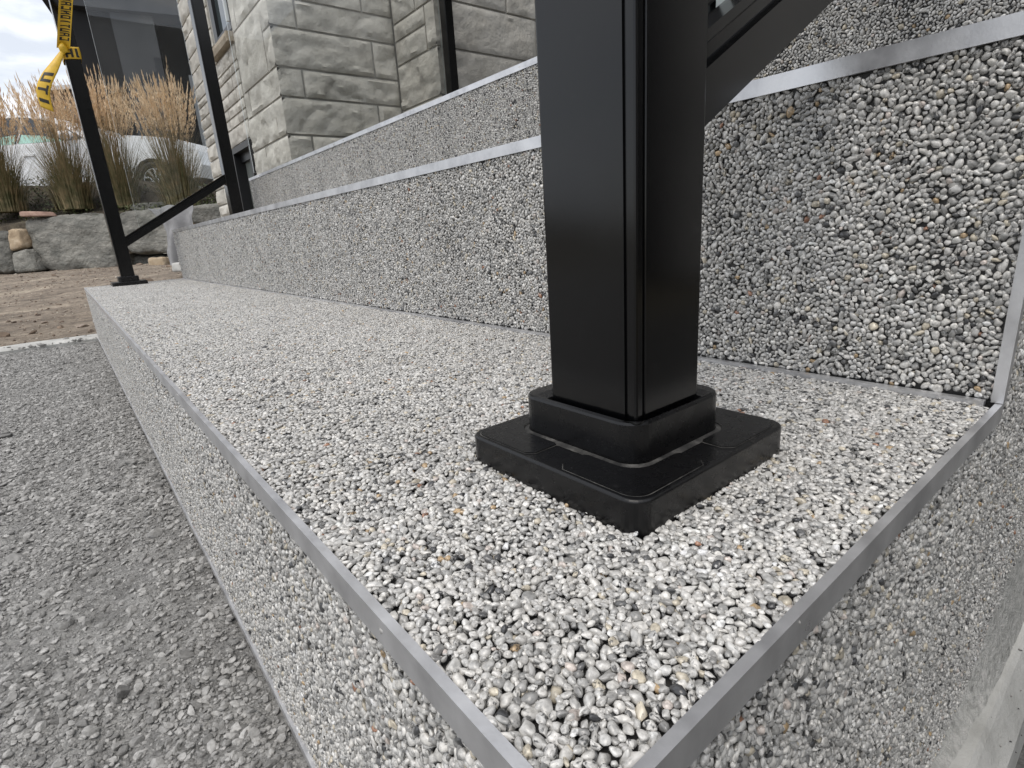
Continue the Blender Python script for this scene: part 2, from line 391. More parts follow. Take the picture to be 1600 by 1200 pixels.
# second and third noses, with an upright strip where each riser meets the side
for k, (y, z0, z1) in enumerate(((Y2, 0.0, Z2), (Y3, Z2, Z3))):
    s_ = steps[k+1]
    trim('edge_strip', s_, [(y-PR, z1-TH), (y+TW, z1-TH), (y+TW, z1+PR), (y-PR, z1+PR)], 0, -L-0.0005, PR)
    bm = prism([(-TW-0.002, y-PR), (PR, y-PR), (PR, y+0.0068), (-TW-0.002, y+0.0068)], 2, z0+0.0008, z1-TH-0.0002)
    bm_obj('corner_strip', bm, M_alu, s_, bevel=0.0007, seg=2)
    trim('base_strip', s_, [(y-0.0050, z0-0.001), (y-0.0002, z0-0.001), (y-0.0002, z0+0.0018), (y-0.0050, z0+0.0018)], 0, -L+0.004, -TW-0.004)
    trim('edge_strip', s_, [(PR, z1-TH), (-TW, z1-TH), (-TW, z1+PR), (PR, z1+PR)], 1, y+TW+0.0004, (Y3+0.002, YB)[k])
X = (1,0,0); Y = (0,1,0); Zv = (0,0,1)
def no_plate(W):                       # bare where the post base stands
    return ~((abs(W[:,0]+0.107) < 0.0505) & (abs(W[:,1]-0.1417) < 0.0530) & (abs(W[:,2]) < 0.02))
RS = 1.22
fields = []
# step 1: tread, front, side
f1 = pebble_field((-L+TW, TW, 0), X, Y, L-2*TW, D-TW-0.005, 1.0, 0.0002, 1, no_plate)
f2 = pebble_field((-L+0.001, 0, GZ), X, Zv, L-0.001, -GZ-TH, 1.15, -0.0004, 2)
f3 = pebble_field((0, 0.001, -0.31), Y, Zv, 0.95, 0.31-TH, 1.15, -0.0004, 3)
f3b = pebble_field((-L, 0.0, GZ), (0,-1,0), Zv, 0.0, 0.0, 1.0) if False else None
# riser 2 / 3 and the side above
f4 = pebble_field((-L+0.001, Y2, 0.0018), X, Zv, L-TW-0.0015, Z2-TH-0.0018, RS, -0.0004, 4)
f5 = pebble_field((0, Y2+0.007, -TH), Y, Zv, 0.944-D, Z2, RS, -0.0004, 5, lambda W: W[:,2] < Z2-TH-0.001)
f6 = pebble_field((-L+0.001, Y3, Z2+0.0018), X, Zv, L-TW-0.0015, Z3-Z2-TH-0.0018, RS, -0.0004, 6)
f7 = pebble_field((-L+TW, Y2+TW, Z2), X, Y, L-2*TW, D-TW-0.005, 1.9, 0.0002, 7)
f8 = pebble_field((-L+TW, Y3+TW, Z3), X, Y, L-2*TW, 0.5, 2.6, 0.0002, 8)
# far end faces of the stairs (seen from a step aside)
f9 = pebble_field((-L, D, GZ), (0,-1,0), Zv, D-0.001, -GZ-TH, 2.2, -0.0004, 9)
f10 = pebble_field((-L, 0.9, 0), (0,-1,0), Zv, 0.9-D-0.001, Z2-TH, 2.2, -0.0004, 10)
f11 = pebble_field((0, 0.951, -0.31), Y, Zv, YB-0.951, 0.31-TH, 2.4, -0.0004, 11)
f12 = pebble_field((0, 0.951, -TH), Y, Zv, YB-0.951, Z2, 2.4, -0.0004, 12, lambda W: W[:,2] < Z2-TH-0.001)
f13 = pebble_field((0, Y3+0.007, Z2-TH), Y, Zv, YB-Y3-0.007, Z3-Z2, 2.0, -0.0004, 13, lambda W: W[:,2] < Z3-TH-0.001)
step_fields = [[f1, f2, f3, f9, f11], [f4, f5, f7, f10, f12], [f6, f8, f13]]
# a second, deeper layer close to the camera fills the gaps
def deeper(F, n, dz, seed, lim):
    d = (F['co']-CAM)@CR[2]; k = (d < lim) & (d > 0)
    G = sub(F, k); g = np.random.default_rng(seed)
    G = {a: b.copy() for a, b in G.items()}
    G['co'] = G['co']+np.array(n)*(-dz)+g.normal(0, 0.0012, G['co'].shape)*(1-np.abs(np.array(n)))
    G['rot'] = g.random(G['rot'].shape)*6; G['var'] = g.integers(0, NV, len(G['var'])); G['pcol'] = G['pcol'][g.permutation(len(G['pcol']))]
    return G
step_fields[0] += [deeper(f1, Zv, 0.0011, 21, 0.9), deeper(f2, (0,-1,0), 0.0011, 22, 0.9), deeper(f3, X, 0.0011, 23, 0.9)]
step_fields[1] += [deeper(f4, (0,-1,0), 0.0012, 24, 1.0)]
# the 300 stones that show largest stand as parts; the rest of each step is one coat
allF = [cat(*fs) for fs in step_fields]
cand = []
for si, F in enumerate(allF):
    q = (F['co']-CAM)@CR.T; z = q[:,2]
    uu = 800+FPX*q[:,0]/np.maximum(z,1e-4); vv = 600+FPX*q[:,1]/np.maximum(z,1e-4)
    size = np.where((z > 0.05) & (uu > -20) & (uu < 1620) & (vv > -20) & (vv < 1220), F['r']/np.maximum(z,0.05), 0)
    n0 = sum(len(f['co']) for f in step_fields[si][:5 if si == 0 else 10]) if si == 0 else len(size)
    size[n0:] = 0
    for i in np.argsort(-size)[:320]: cand.append((size[i], si, i))
cand.sort(reverse=True); cand = cand[:290]
picked = [[i for s, si, i in cand if si == k] for k in range(3)]
protos = []
for k in range(3):
    for i in picked[k]:
        o = one_stone(allF[k], i, PEB, 'pebble', steps[k])
for vi in range(NV):                   # the coat repeats the shapes of stones already standing
    protos.append(next(o for o in col.objects if o.type == 'MESH' and o.data == PEB[vi]))
for k in range(3):
    mk = np.ones(len(allF[k]['co']), bool); mk[picked[k]] = False
    gn_scatter('pebble_coat', sub(allF[k], mk), protos, steps[k])

# footing along the right side
ft = empty('concrete_footing', (0.0, 0.0, 0)); tag(ft, 'pale smooth concrete footing along the right foot of the stairs', 'footing')
nY = 60
rings = []
for i in range(nY+1):
    y = -0.02+3.3*i/nY*1.0
    wob = 0.0012*noise.noise((y*9, 0, 3))
    rings.append([(-0.02, y, -0.40), (-0.02, y, -0.2585), (0.0145+wob, y, -0.2605+wob), (0.0175+wob, y, -0.2635), (0.030+wob, y, -0.285), (0.034+wob, y, -0.40)])
bm_obj('footing_slab', loft(rings), M_conc, ft, smooth=False, bevel=0)
# mortar fillet that creeps up the stone
vs = []; fs = []; nM = 150
for i in range(nM+1):
    y = 0.002+1.4*i/nM
    up = (0.007+0.016*max(0, min(1, (y-0.33)/0.1))+0.075*max(0, min(1, (y-0.40)/0.12)))*(1+0.35*noise.noise((y*40, 1, 0))+0.15*noise.noise((y*140, 5, 0)))
    for j in range(7):
        q = j/6
        x = -0.0035+0.0155*(1-q)**1.6+0.0012*noise.noise((y*120, q*9, 2))
        vs.append((x, y, -0.262+up*q))
for i in range(nM):
    for j in range(6):
        a = i*7+j; fs.append((a, a+7, a+8, a+1))
link('mortar', mesh(vs, fs), M_mortar, ft, smooth=True)

# ------------------------------------------------------------------ railings
PX, PY, PHX, PHY = -0.1014, 0.1345, 0.0246, 0.0215
def post_poly(hx, hy, c=0.0058, dpt=0.0009):
    """square tube with a fluted bead along every corner"""
    q = []
    def corner(sx, sy):
        # along the face towards the corner, a shallow groove, then the rounded bead
        pts = [(hx-c, hy), (hx-c+0.0004, hy-dpt), (hx-c+0.0016, hy-dpt), (hx-c+0.0020, hy-0.0001), (hx-0.0012, hy-0.0001), (hx-0.0004, hy-0.0004), (hx-0.0001, hy-0.0012), (hx-0.0001, hy-c+0.0020), (hx-dpt, hy-c+0.0016), (hx-dpt, hy-c+0.0004), (hx, hy-c)]
        return [(sx*a, sy*b) for a, b in pts]
    def plain(sx, sy):
        r = 0.0016; return [(sx*(hx-r+r*math.cos(R_(15*k))), sy*(hy-r+r*math.sin(R_(15*k)))) for k in range(7)]
    q += plain(1, 1)
    q += corner(-1, 1)
    q += plain(-1, -1)
    q += corner(1, -1)
    return q
def post(parent, x, y, z0, z1, hx=PHX, hy=PHY, lab=None):
    pl = [(x+a, y+b) for a, b in post_poly(hx, hy)]
    o = bm_obj('post', prism(pl, 2, z0, z1), M_black, parent)
    if lab: o['label'] = lab
    cap = bm_obj('post_cap', loft([rrect(x, y, hx+0.003, hy+0.003, 0.003, z1, 3), rrect(x, y, hx+0.003, hy+0.003, 0.003, z1+0.008, 3), rrect(x, y, hx*0.3, hy*0.3, 0.002, z1+0.014, 3)]), M_black, o)
    return o
def base_cover(parent, x, y, z, px=None, py=None, hx=0.0523, hy=0.0549, cx=None, cy=None, chx=0.0352, chy=0.0324, zp=0.0129, zc=0.0315, detail=True):
    cx = x if cx is None else cx; cy = y if cy is None else cy
    px = x if px is None else px; py = y if py is None else py
    r = 0.0085
    rings = [rrect(x, y, hx, hy, r, z-0.0035)]+[rrect(x, y, hx-0.0014*(1-math.cos(R_(15*k_))), hy-0.0014*(1-math.cos(R_(15*k_))), r-0.0012*(1-math.cos(R_(15*k_))), z+zp-0.0014+0.0014*math.sin(R_(15*k_))) for k_ in range(7)]
    o = bm_obj('base_plate', loft(rings), M_plastic, parent, smooth=False)
    rc = 0.0105
    inx, iny = PHX+0.0012, PHY+0.0012
    rings = [rrect(cx, cy, chx, chy, rc, z+zp+0.0001), rrect(cx, cy, chx, chy, rc, z+zc-0.0014), rrect(cx, cy, chx-0.0005, chy-0.0005, rc-0.0005, z+zc-0.0004), rrect(cx, cy, chx-0.0014, chy-0.0014, rc-0.001, z+zc),
             rrect((cx+px)/2, (cy+py)/2, (chx+PHX)/2+0.0006, (chy+PHY)/2+0.0006, 0.005, z+zc+0.0002), rrect(px, py, PHX+0.0022, PHY+0.0022, 0.0028, z+zc-0.0006), rrect(px, py, PHX+0.0012, PHY+0.0012, 0.0022, z+zc-0.0022), rrect(px, py, PHX+0.0010, PHY+0.0010, 0.002, z+zc-0.006)]
    bm_obj('collar', loft(rings), M_plastic, o)
    if detail:
        # raised corner pads, edged with a fine lip, and the dust caught at the collar foot
        for sx, sy in ((1,1),(-1,1),(-1,-1),(1,-1)):
            ox, oy = hx-0.0026, hy-0.0026; gap = 0.0085
            ix0, iy0 = (chx+0.0021), (chy+0.0021)
            ddx, ddy = cx-x, cy-y
            out = []
            # outer path from the x-side end round the corner to the y-side end
            out += [(gap, oy-0.0035), (gap+0.0035, oy)]
            for i in range(6):
                a = R_(90-18*i); rr_ = 0.0075; out.append((ox-rr_+rr_*math.cos(a), oy-rr_+rr_*math.sin(a)))
            out += [(ox, gap+0.0035), (ox-0.0035, gap)]
            ixx, iyy = ix0+sx*ddx, iy0+sy*ddy
            out += [(ixx+0.001, gap), (ixx, gap+0.002)]
            for i in range(6):
                a = R_(18*i); rr_ = rc; out.append((ixx-rr_+rr_*math.cos(a), iyy-rr_+rr_*math.sin(a)))
            out += [(gap+0.002, iyy), (gap, iyy+0.001)]
            p = [(x+sx*a, y+sy*b) for a, b in out]
            if sx*sy < 0: p = p[::-1]
            bm_obj('corner_pad', prism(p, 2, z+zp-0.0001, z+zp+0.0006), M_plastic, o, bevel=0.00022, seg=2, angle=60)
            cxm = sum(a for a, _ in p)/len(p); cym = sum(b_ for _, b_ in p)/len(p)
            vs = []; fs = []; n_ = len(p)
            for a, b_ in p:
                dv = Vector((a-cxm, b_-cym, 0)).normalized(); wd = 0.00042*(0.6+0.8*abs(noise.noise((a*300, b_*300, 1))))
                vs += [(a+dv.x*0.0001, b_+dv.y*0.0001, z+zp+0.00022), (a+dv.x*wd*1.6, b_+dv.y*wd*1.6, z+zp+0.00009)]
            for i in range(n_):
                k = (i+1)%n_; fs.append((2*i, 2*k, 2*k+1, 2*i+1))
            link('dust_line', mesh(vs, fs), M_dust, o)['kind'] = 'stuff'
        rings = [rrect(cx, cy, chx+0.0030, chy+0.0030, rc+0.003, z+zp+0.00012), rrect(cx, cy, chx+0.0016, chy+0.0016, rc+0.0016, z+zp+0.00045), rrect(cx, cy, chx+0.0002, chy+0.0002, rc, z+zp+0.0009)]
        d_ = bm_obj('dust', loft(rings, cap=False), M_dust, o); d_['kind'] = 'stuff'
    return o
M_glass = mat('clear_glass', (1,1,1), 0.0)
t = M_glass.node_tree; t.nodes.remove(bsdf(M_glass)); out = [n for n in t.nodes if n.type == 'OUTPUT_MATERIAL'][0]
tr = N(t, 'ShaderNodeBsdfTransparent'); tr.inputs['Color'].default_value = (0.965, 0.975, 0.972, 1)
gl = N(t, 'ShaderNodeBsdfGlossy'); gl.inputs['Roughness'].default_value = 0.01
fr = N(t, 'ShaderNodeFresnel'); fr.inputs['IOR'].default_value = 1.5
ms = N(t, 'ShaderNodeMixShader'); t.links.new(fr.outputs[0], ms.inputs[0]); t.links.new(tr.outputs[0], ms.inputs[1]); t.links.new(gl.outputs[0], ms.inputs[2]); t.links.new(ms.outputs[0], out.inputs[0])
M_gedge = mat('polished_glass_edge', (0.62, 0.68, 0.66), 0.3)
M_gasket = mat('rubber_gasket', (0.012, 0.012, 0.013), 0.6)
def pane(name, parent, x, poly, th=0.006):
    """glass in the plane x = const; poly is (y, z) going round"""
    bm = prism(poly, 0, x-th/2, x+th/2)
    o = bm_obj(name, bm, [M_glass, M_gedge], parent)
    for p in o.data.polygons:
        if abs(p.normal.x) < 0.5: p.material_index = 1
    return o
def stair_rail(parent, x, y0, y1, zb, slope, name='bottom_rail', w=0.037):
    """sloping channel rail: side faces, a groove and a raised lip that holds the glass"""
    hw = w/2
    prof = [(-hw, 0), (hw, 0), (hw, 0.0185), (hw-0.004, 0.0200), (hw-0.0042, 0.0245), (hw-0.0015, 0.0262), (hw-0.0015, 0.0300), (hw-0.011, 0.0305), (0.0045, 0.0305), (0.0045, 0.024), (-0.0045, 0.024), (-0.0045, 0.0305), (-hw+0.011, 0.0305), (-hw+0.0015, 0.0300), (-hw+0.0015, 0.0262), (-hw+0.0042, 0.0245), (-hw+0.004, 0.0200), (-hw, 0.0185)]
    c = math.sqrt(1+slope*slope)
    rings = [[(x+a, y, zb+slope*(y-y0)+b*c) for a, b in prof] for y in (y0, y1)]
    return bm_obj(name, loft(rings), M_black, parent, bevel=0.0006, seg=2, angle=35)
SL = 0.578
def railing(x, p2y, p2z, label, near):
    root = empty('railing', (x, PY, 0)); tag(root, label, 'railing')
    # children carry world coordinates: keep the root as their origin only
    root.location = (0, 0, 0)
    ht = 1.02
    P1 = post(root, x, PY, 0.0, ht)
    if near: base_cover(P1, -0.107, 0.1417, 0.0, px=PX, py=PY, cx=-0.1085, cy=0.1405)
    else: base_cover(P1, x, PY, 0.0, detail=False)
    P2 = post(root, x, p2y, p2z, p2z+ht)
    base_cover(P2, x, p2y, p2z, detail=False)
    y0, y1 = PY+PHY, p2y-PHY
    zb = 0.1365
    stair_rail(root, x-0.002, y0, y1, zb, SL)
    stair_rail(root, x, y0, y1, zb+0.80, SL, 'hand_rail', 0.05)
    gy0, gy1 = PY+0.0735, p2y-0.062
    zf = lambda y: zb+SL*(y-y0)+0.030
    pane('glass_panel', root, x-0.002, [(gy0, zf(gy0)), (gy1, zf(gy1)), (gy1, zf(gy1)+0.765), (gy0, zf(gy0)+0.765)])
    return root, P2
rail_near, _ = railing(PX, 0.80, Z3, 'black railing in the foreground with square post, base cover and sloping rail', True)
FX = -2.445
rail_far, _ = railing(FX, 0.552, Z2, 'far black glass railing at the left end of the stairs, tied with yellow tape', False)
P3 = post(rail_far, FX, 1.665, Z3, Z3+1.02); base_cover(P3, FX, 1.665, Z3, detail=False)
box('glass_shoe', FX-0.02, FX+0.02, 1.02, 1.665-PHY, Z3+0.002, Z3+0.05, M_black, rail_far, bevel=0.0015)
box('hand_rail', FX-0.025, FX+0.025, 0.552+PHY, 1.665-PHY, Z3+0.93, Z3+0.97, M_black, rail_far, bevel=0.003)
pane('glass_panel', rail_far, FX, [(0.648, Z3+0.012), (1.018, Z3+0.012), (1.0181, Z3+0.0505), (1.622, Z3+0.0505), (1.622, Z3+0.925), (0.648, Z3+0.925)])

# ------------------------------------------------------------------ caution tape
M_tape = mat('yellow_tape', (0.70, 0.44, 0.03), 0.42); mul_noise(M_tape, 60, 0.85, 1.12)
M_ink = mat('black_tape_print', (0.02, 0.018, 0.012), 0.5)
tape = empty('caution_tape'); tag(tape, 'yellow and black caution tape knotted round the far front post', 'tape')
GLY = {'C': [(0,0,1,7),(1,0,4,1.5),(1,5.5,4,7)], 'A': [(0,0,1.2,7),(2.8,0,4,7),(1.2,5.6,2.8,7),(1.2,2.4,2.8,3.7)], 'U': [(0,0,1.2,7),(2.8,0,4,7),(1.2,0,2.8,1.4)],
       'T': [(1.4,0,2.6,7),(0,5.6,1.4,7),(2.6,5.6,4,7)], 'I': [(1.3,0,2.7,7)], 'O': [(0,0,1.2,7),(2.8,0,4,7),(1.2,0,2.8,1.4),(1.2,5.6,2.8,7)], 'N': [(0,0,1.1,7),(2.9,0,4,7),(1.1,3,2.0,5.6),(2.0,1.6,2.9,4)]}
def ribbon(name, path, width, side, curl, parent, text='', t0=0.0, t1=1.0, mt=M_tape):
    """a strip along path; side(t) is the across direction; curl bows it; text is printed along it"""
    n = len(path); 
    def P(t, s):
        f = t*(n-1); i = min(int(f), n-2); q = f-i
        c = path[i].lerp(path[i+1], q); d = (path[i+1]-path[i]).normalized()
        sv = side(t); nv = d.cross(sv).normalized()
        return c+sv*(s*width)+nv*(curl*(1-4*s*s))
    NS, NT = 8, n*4
    vs = [P(i/NT, j/NS-0.5) for i in range(NT+1) for j in range(NS+1)]
    fs = [(i*(NS+1)+j, (i+1)*(NS+1)+j, (i+1)*(NS+1)+j+1, i*(NS+1)+j+1) for i in range(NT) for j in range(NS)]
    me = mesh(vs, fs); o = link(name, me, mt, parent, True)
    so_ = o.modifiers.new('thickness', 'SOLIDIFY'); so_.thickness = 0.0004
    if text:
        vs, fs = [], []
        per = (t1-t0)/len(text)
        for k, ch in enumerate(text):
            for x0, y0, x1, y1 in GLY.get(ch, []):
                ta, tb = t0+per*(k+0.12+0.76*x0/4), t0+per*(k+0.12+0.76*x1/4); sa, sb = -0.36+0.72*y0/7, -0.36+0.72*y1/7
                m_ = 6
                for face in (1, -1):
                    base = len(vs)
                    for i in range(m_+1):
                        s = sa+(sb-sa)*i/m_
                        for tt in (ta, tb):
                            f = min(tt, 0.9999)*(n-1); ii = min(int(f), n-2); d = (path[ii+1]-path[ii]).normalized(); nv = d.cross(side(tt)).normalized()
                            vs.append(P(tt, s)+nv*(0.0009*face))
                    for i in range(m_): fs.append((base+2*i, base+2*i+1, base+2*i+3, base+2*i+2))
        link('printed_letters', mesh(vs, fs), M_ink, o)
    return o
cr_ = Vector(CR[0]); cd_ = Vector(-CR[1]); cf_ = Vector(CR[2])
def zt(u, v, d=0.0): 
    dr = CR.T @ np.array([(u-800)/FPX, (v-600)/FPX, 1.0]); k = (FX+0.035+d-CAM[0])/dr[0]; return Vector(CAM+k*dr)
knot = zt(99, 76)
up = [knot.lerp(zt(103.5, -8, 0.10), q) for q in [i/10 for i in range(11)]]
up += [up[-1].lerp(Vector((FX+0.03, 0.06, 1.0)), q) for q in (0.25, 0.5, 0.75, 1.0)]
s_up = (cr_*1.0+cf_*0.25).normalized()
ribbon('tape_strip', up, 0.038, lambda t: s_up, 0.010, tape, 'CAUTIONCAUTION', 0.1, 0.92)
tail = [zt(*p) for p in ((98,78,0.0),(93,88,0.005),(85,102,0.01),(76,117,0.012),(70,130,0.014),(67,143,0.014),(69,155,0.012),(74,171,0.01))]
ribbon('tape_strip', tail, 0.038, lambda t: (cr_*(0.92)+cd_*0.3*(1-2*t)+cf_*0.3).normalized()*(0.35+0.65*min(1, t*2.6)), 0.004, tape, 'UTI', 0.38, 0.98)
# the band and knot round the post
ring_pts = []
hx, hy = PHX+0.003, PHY+0.003
for (a, b_, zz) in ((1,-1,0.0),(1,0,0.004),(1,1,0.006),(0,1,0.004),(-1,1,0.0),(-1,0,-0.004),(-1,-1,-0.004),(0,-1,0.0),(1,-1,0.0)):
    ring_pts.append(Vector((FX+a*hx, PY+b_*hy, knot.z-0.012+zz)))
ribbon('tape_band', ring_pts, 0.036, lambda t: Vector((0,0,1)), 0.001, tape, 'AUTION', 0.02, 0.9)
bm = bmesh.new(); bmesh.ops.create_icosphere(bm, subdivisions=2, radius=0.013)
for v_ in bm.verts: v_.co = knot+Vector((v_.co.x, v_.co.y, v_.co.z*1.2))*(1+0.5*noise.noise(v_.co*140))
bm_obj('tape_knot', bm, M_tape, tape, smooth=True)

# ------------------------------------------------------------------ ground
def sd_(x, y): return (x-CAM[0])*(-0.7858)+(y-CAM[1])*0.6185       # metres out along the view
def smooth(a, b, x): q = max(0, min(1, (x-a)/(b-a))); return q*q*(3-2*q)
def dirt_z(x, y):
    s = sd_(x, y)
    z = -0.20+0.165*smooth(2.6, 6.8, s)
    z += 0.018*noise.noise((x*1.1, y*1.1, 0))+0.010*noise.noise((x*3.7, y*3.7, 4))
    z += 0.006*math.sin((0.62*x+0.78*y*0.0+s*9.5))*noise.noise((x*0.8, y*0.8, 9))
    z += 0.006*noise.noise((x*14, y*14, 2))+0.004*noise.noise((x*33, y*33, 6))
    return z
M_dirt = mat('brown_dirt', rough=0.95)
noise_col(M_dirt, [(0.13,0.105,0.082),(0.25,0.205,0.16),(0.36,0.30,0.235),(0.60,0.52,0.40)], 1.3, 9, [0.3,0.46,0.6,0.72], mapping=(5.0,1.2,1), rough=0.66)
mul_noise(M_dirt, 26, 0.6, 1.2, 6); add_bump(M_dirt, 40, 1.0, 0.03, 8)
def grid_sheet(name, xs, ys, zf, mt):
    vs = [(x, y, zf(x, y)) for x in xs for y in ys]; ny = len(ys)
    fs = [(i*ny+j, (i+1)*ny+j, (i+1)*ny+j+1, i*ny+j+1) for i in range(len(xs)-1) for j in range(ny-1)]
    return tag(link(name, mesh(vs, fs), mt, None, True), kind='structure')
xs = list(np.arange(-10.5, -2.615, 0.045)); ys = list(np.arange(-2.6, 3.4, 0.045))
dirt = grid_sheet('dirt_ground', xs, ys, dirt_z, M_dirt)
# wide ground out to the horizon, below the worked yard
M_far = mat('distant_ground', rough=0.95); noise_col(M_far, [(0.09,0.085,0.06),(0.16,0.14,0.10),(0.22,0.2,0.16)], 0.4, 8)
tag(link('far_ground', mesh([(-700,-700,-0.36),(700,-700,-0.36),(700,700,-0.36),(-700,700,-0.36)], [(0,1,2,3)]), M_far), kind='structure')

M_grav = mat('grey_gravel', rough=0.92)
noise_col(M_grav, [(0.18,0.177,0.17),(0.30,0.295,0.285),(0.40,0.395,0.38),(0.53,0.52,0.50)], 26, 10, [0.28,0.44,0.58,0.74], rough=0.72)
mul_noise(M_grav, 230, 0.62, 1.25, 5); add_bump(M_grav, 330, 1.0, 0.006, 7); add_bump(M_grav, 70, 0.7, 0.012, 5)
def grav_z(x, y):
    z = -0.198+0.006*noise.noise((x*3, y*3, 1))+0.006*noise.noise((x*11, y*11, 5))+0.0035*noise.noise((x*31, y*31, 8))
    z += 0.0032*abs(noise.noise((x*70, y*70, 3)))+0.0022*noise.noise((x*160, y*160, 12))
    return z-0.004*smooth(0.02, 0, -y)
gx = list(np.arange(-2.535, 0.72, 0.0058)); gy = list(-np.concatenate([np.arange(0.0, 0.62, 0.0055), np.arange(0.62, 2.6, 0.05)]))
grav = grid_sheet('gravel_ground', gx, gy[::-1], grav_z, M_grav)
# low ground right of the footing
M_dark = mat('dark_gravel', rough=0.95); noise_col(M_dark, [(0.06,0.06,0.058),(0.13,0.13,0.125),(0.2,0.2,0.195)], 120, 9); add_bump(M_dark, 180, 1.0, 0.01)
side = grid_sheet('gravel_strip', list(np.arange(0.03, 1.4, 0.03)), list(np.arange(0.0, 3.4, 0.03)), lambda x, y: -0.335+0.012*noise.noise((x*20, y*20, 0))+0.008*noise.noise((x*60, y*60, 0)), M_dark)

# crushed stones on the gravel
M_chip = mat('gravel_chip', rough=0.85)
t = M_chip.node_tree; a_ = N(t, 'ShaderNodeAttribute', attribute_type='INSTANCER', attribute_name='pcol'); t.links.new(a_.outputs['Color'], bsdf(M_chip).inputs['Base Color'])
mul_noise(M_chip, 300, 0.7, 1.2, 4); add_bump(M_chip, 700, 0.7, 0.0008)
NC = 10
CHIP = [pebble_mesh(500+i, 2, 8, 0.45, 0.85, 0.005, 0.03, M_chip, 'stone') for i in range(NC)]
for me in CHIP: me.polygons.foreach_set('use_smooth', [False]*len(me.polygons))
def chips(n, x0, x1, y0, y1, rmin, rmax, zf, seed, sink=0.25, cols=None, pw=2.6):
    g = np.random.default_rng(seed)
    x = g.uniform(x0, x1, n); y = g.uniform(y0, y1, n)
    # stones gather in drifts
    dens = np.array([0.5+0.9*noise.noise((a*7, b*7, seed)) for a, b in zip(x, y)]); mk = g.random(n) < np.clip(dens, 0.12, 1); x, y = x[mk], y[mk]; n = len(x)
    r = rmin*(1-g.random(n)*(1-(rmin/rmax)**pw))**(-1/pw)
    z = np.array([zf(a, b) for a, b in zip(x, y)])
    sc = np.stack([r*g.uniform(0.8,1.4,n), r*g.uniform(0.7,1.1,n), r*g.uniform(0.45,0.85,n)], 1)
    rot = np.stack([g.normal(0,0.25,n), g.normal(0,0.25,n), g.uniform(0,6.28,n)], 1)
    base = g.uniform(0.20, 0.50, n)*np.where(r > 0.0055, 0.85, 1.0); base *= 0.98; c = np.stack([base*1.0, base*0.985, base*0.95], 1) if cols is None else np.array(cols)[g.integers(0, len(cols), n)]*g.uniform(0.7,1.2,(n,1))
    return dict(co=np.stack([x, y, z+sc[:,2]*(1-2*sink)*0.6], 1), rot=rot, scl=sc/0.005, pcol=c, var=g.integers(0, NC, n), speck=np.zeros(n), r=r)
G = cat(chips(210000, -2.5, 0.0, -0.48, -0.002, 0.0010, 0.0045, grav_z, 31, 0.18, None, 2.1), chips(16000, -2.5, 0.0, -0.6, -0.004, 0.0026, 0.0065, grav_z, 32, 0.26), chips(260, -2.5, 0.0, -0.9, -0.008, 0.006, 0.012, grav_z, 33, 0.40))
G = cat(G, chips(420, -2.63, -2.50, -0.9, 0.0, 0.003, 0.013, lambda x, y: -0.186, 38, 0.2))
q = (G['co']-CAM)@CR.T; z = q[:,2]; uu = 800+FPX*q[:,0]/z; vv = 600+FPX*q[:,1]/z
size = np.where((z > 0.1) & (uu > 0) & (uu < 500) & (vv > 540) & (vv < 1200), G['r']/z, 0)
big = np.argsort(-size)[:200]
for i in big: one_stone(G, i, CHIP, 'stone', grav)
cprot = [next(o for o in col.objects if o.type == 'MESH' and o.data == CHIP[v]) for v in range(NC) if any(o.data == CHIP[v] for o in col.objects if o.type == 'MESH')]
G['var'] %= len(cprot)
mk = np.ones(len(G['co']), bool); mk[big] = False
gn_scatter('loose_gravel', sub(G, mk), cprot, grav)
Gd = cat(chips(9000, -9.5, -2.65, -2.0, 2.2, 0.004, 0.02, dirt_z, 35, 0.3, [(0.2,0.15,0.11),(0.28,0.22,0.17),(0.14,0.1,0.075),(0.4,0.36,0.3)]), chips(260, -8.8, -2.7, -1.6, 1.6, 0.015, 0.05, dirt_z, 36, 0.4, [(0.2,0.15,0.11),(0.28,0.23,0.19)]))
gn_scatter('dirt_clods', Gd, cprot, dirt)

Gf = cat(chips(160, 0.004, 0.032, 0.02, 0.9, 0.0006, 0.0022, lambda x, y: -0.2615-max(0, x-0.0165)*1.6, 41, 0.1, [(0.06,0.06,0.058),(0.2,0.19,0.18),(0.3,0.29,0.27)]), chips(2500, 0.036, 0.5, 0.05, 1.6, 0.002, 0.008, lambda x, y: -0.335+0.012*noise.noise((x*20, y*20, 0)), 42, 0.2))
gn_scatter('grit', sub(Gf, slice(0, None)), cprot, ft)

# concrete edging beyond the gravel
ed = []
for i in range(61):
    y = 0.02-3.2*i/60; wv = 0.006*noise.noise((y*8, 3, 1))
    ed.append([(-2.63, y, -0.30), (-2.63+wv, y, -0.186), (-2.625, y, -0.182+wv*0.3), (-2.545+wv, y, -0.184), (-2.53+wv, y, -0.190), (-2.53, y, -0.30)])
tag(bm_obj('concrete_edging', loft(ed), M_conc), 'flat pale concrete edging strip between gravel and brown dirt', 'edging')

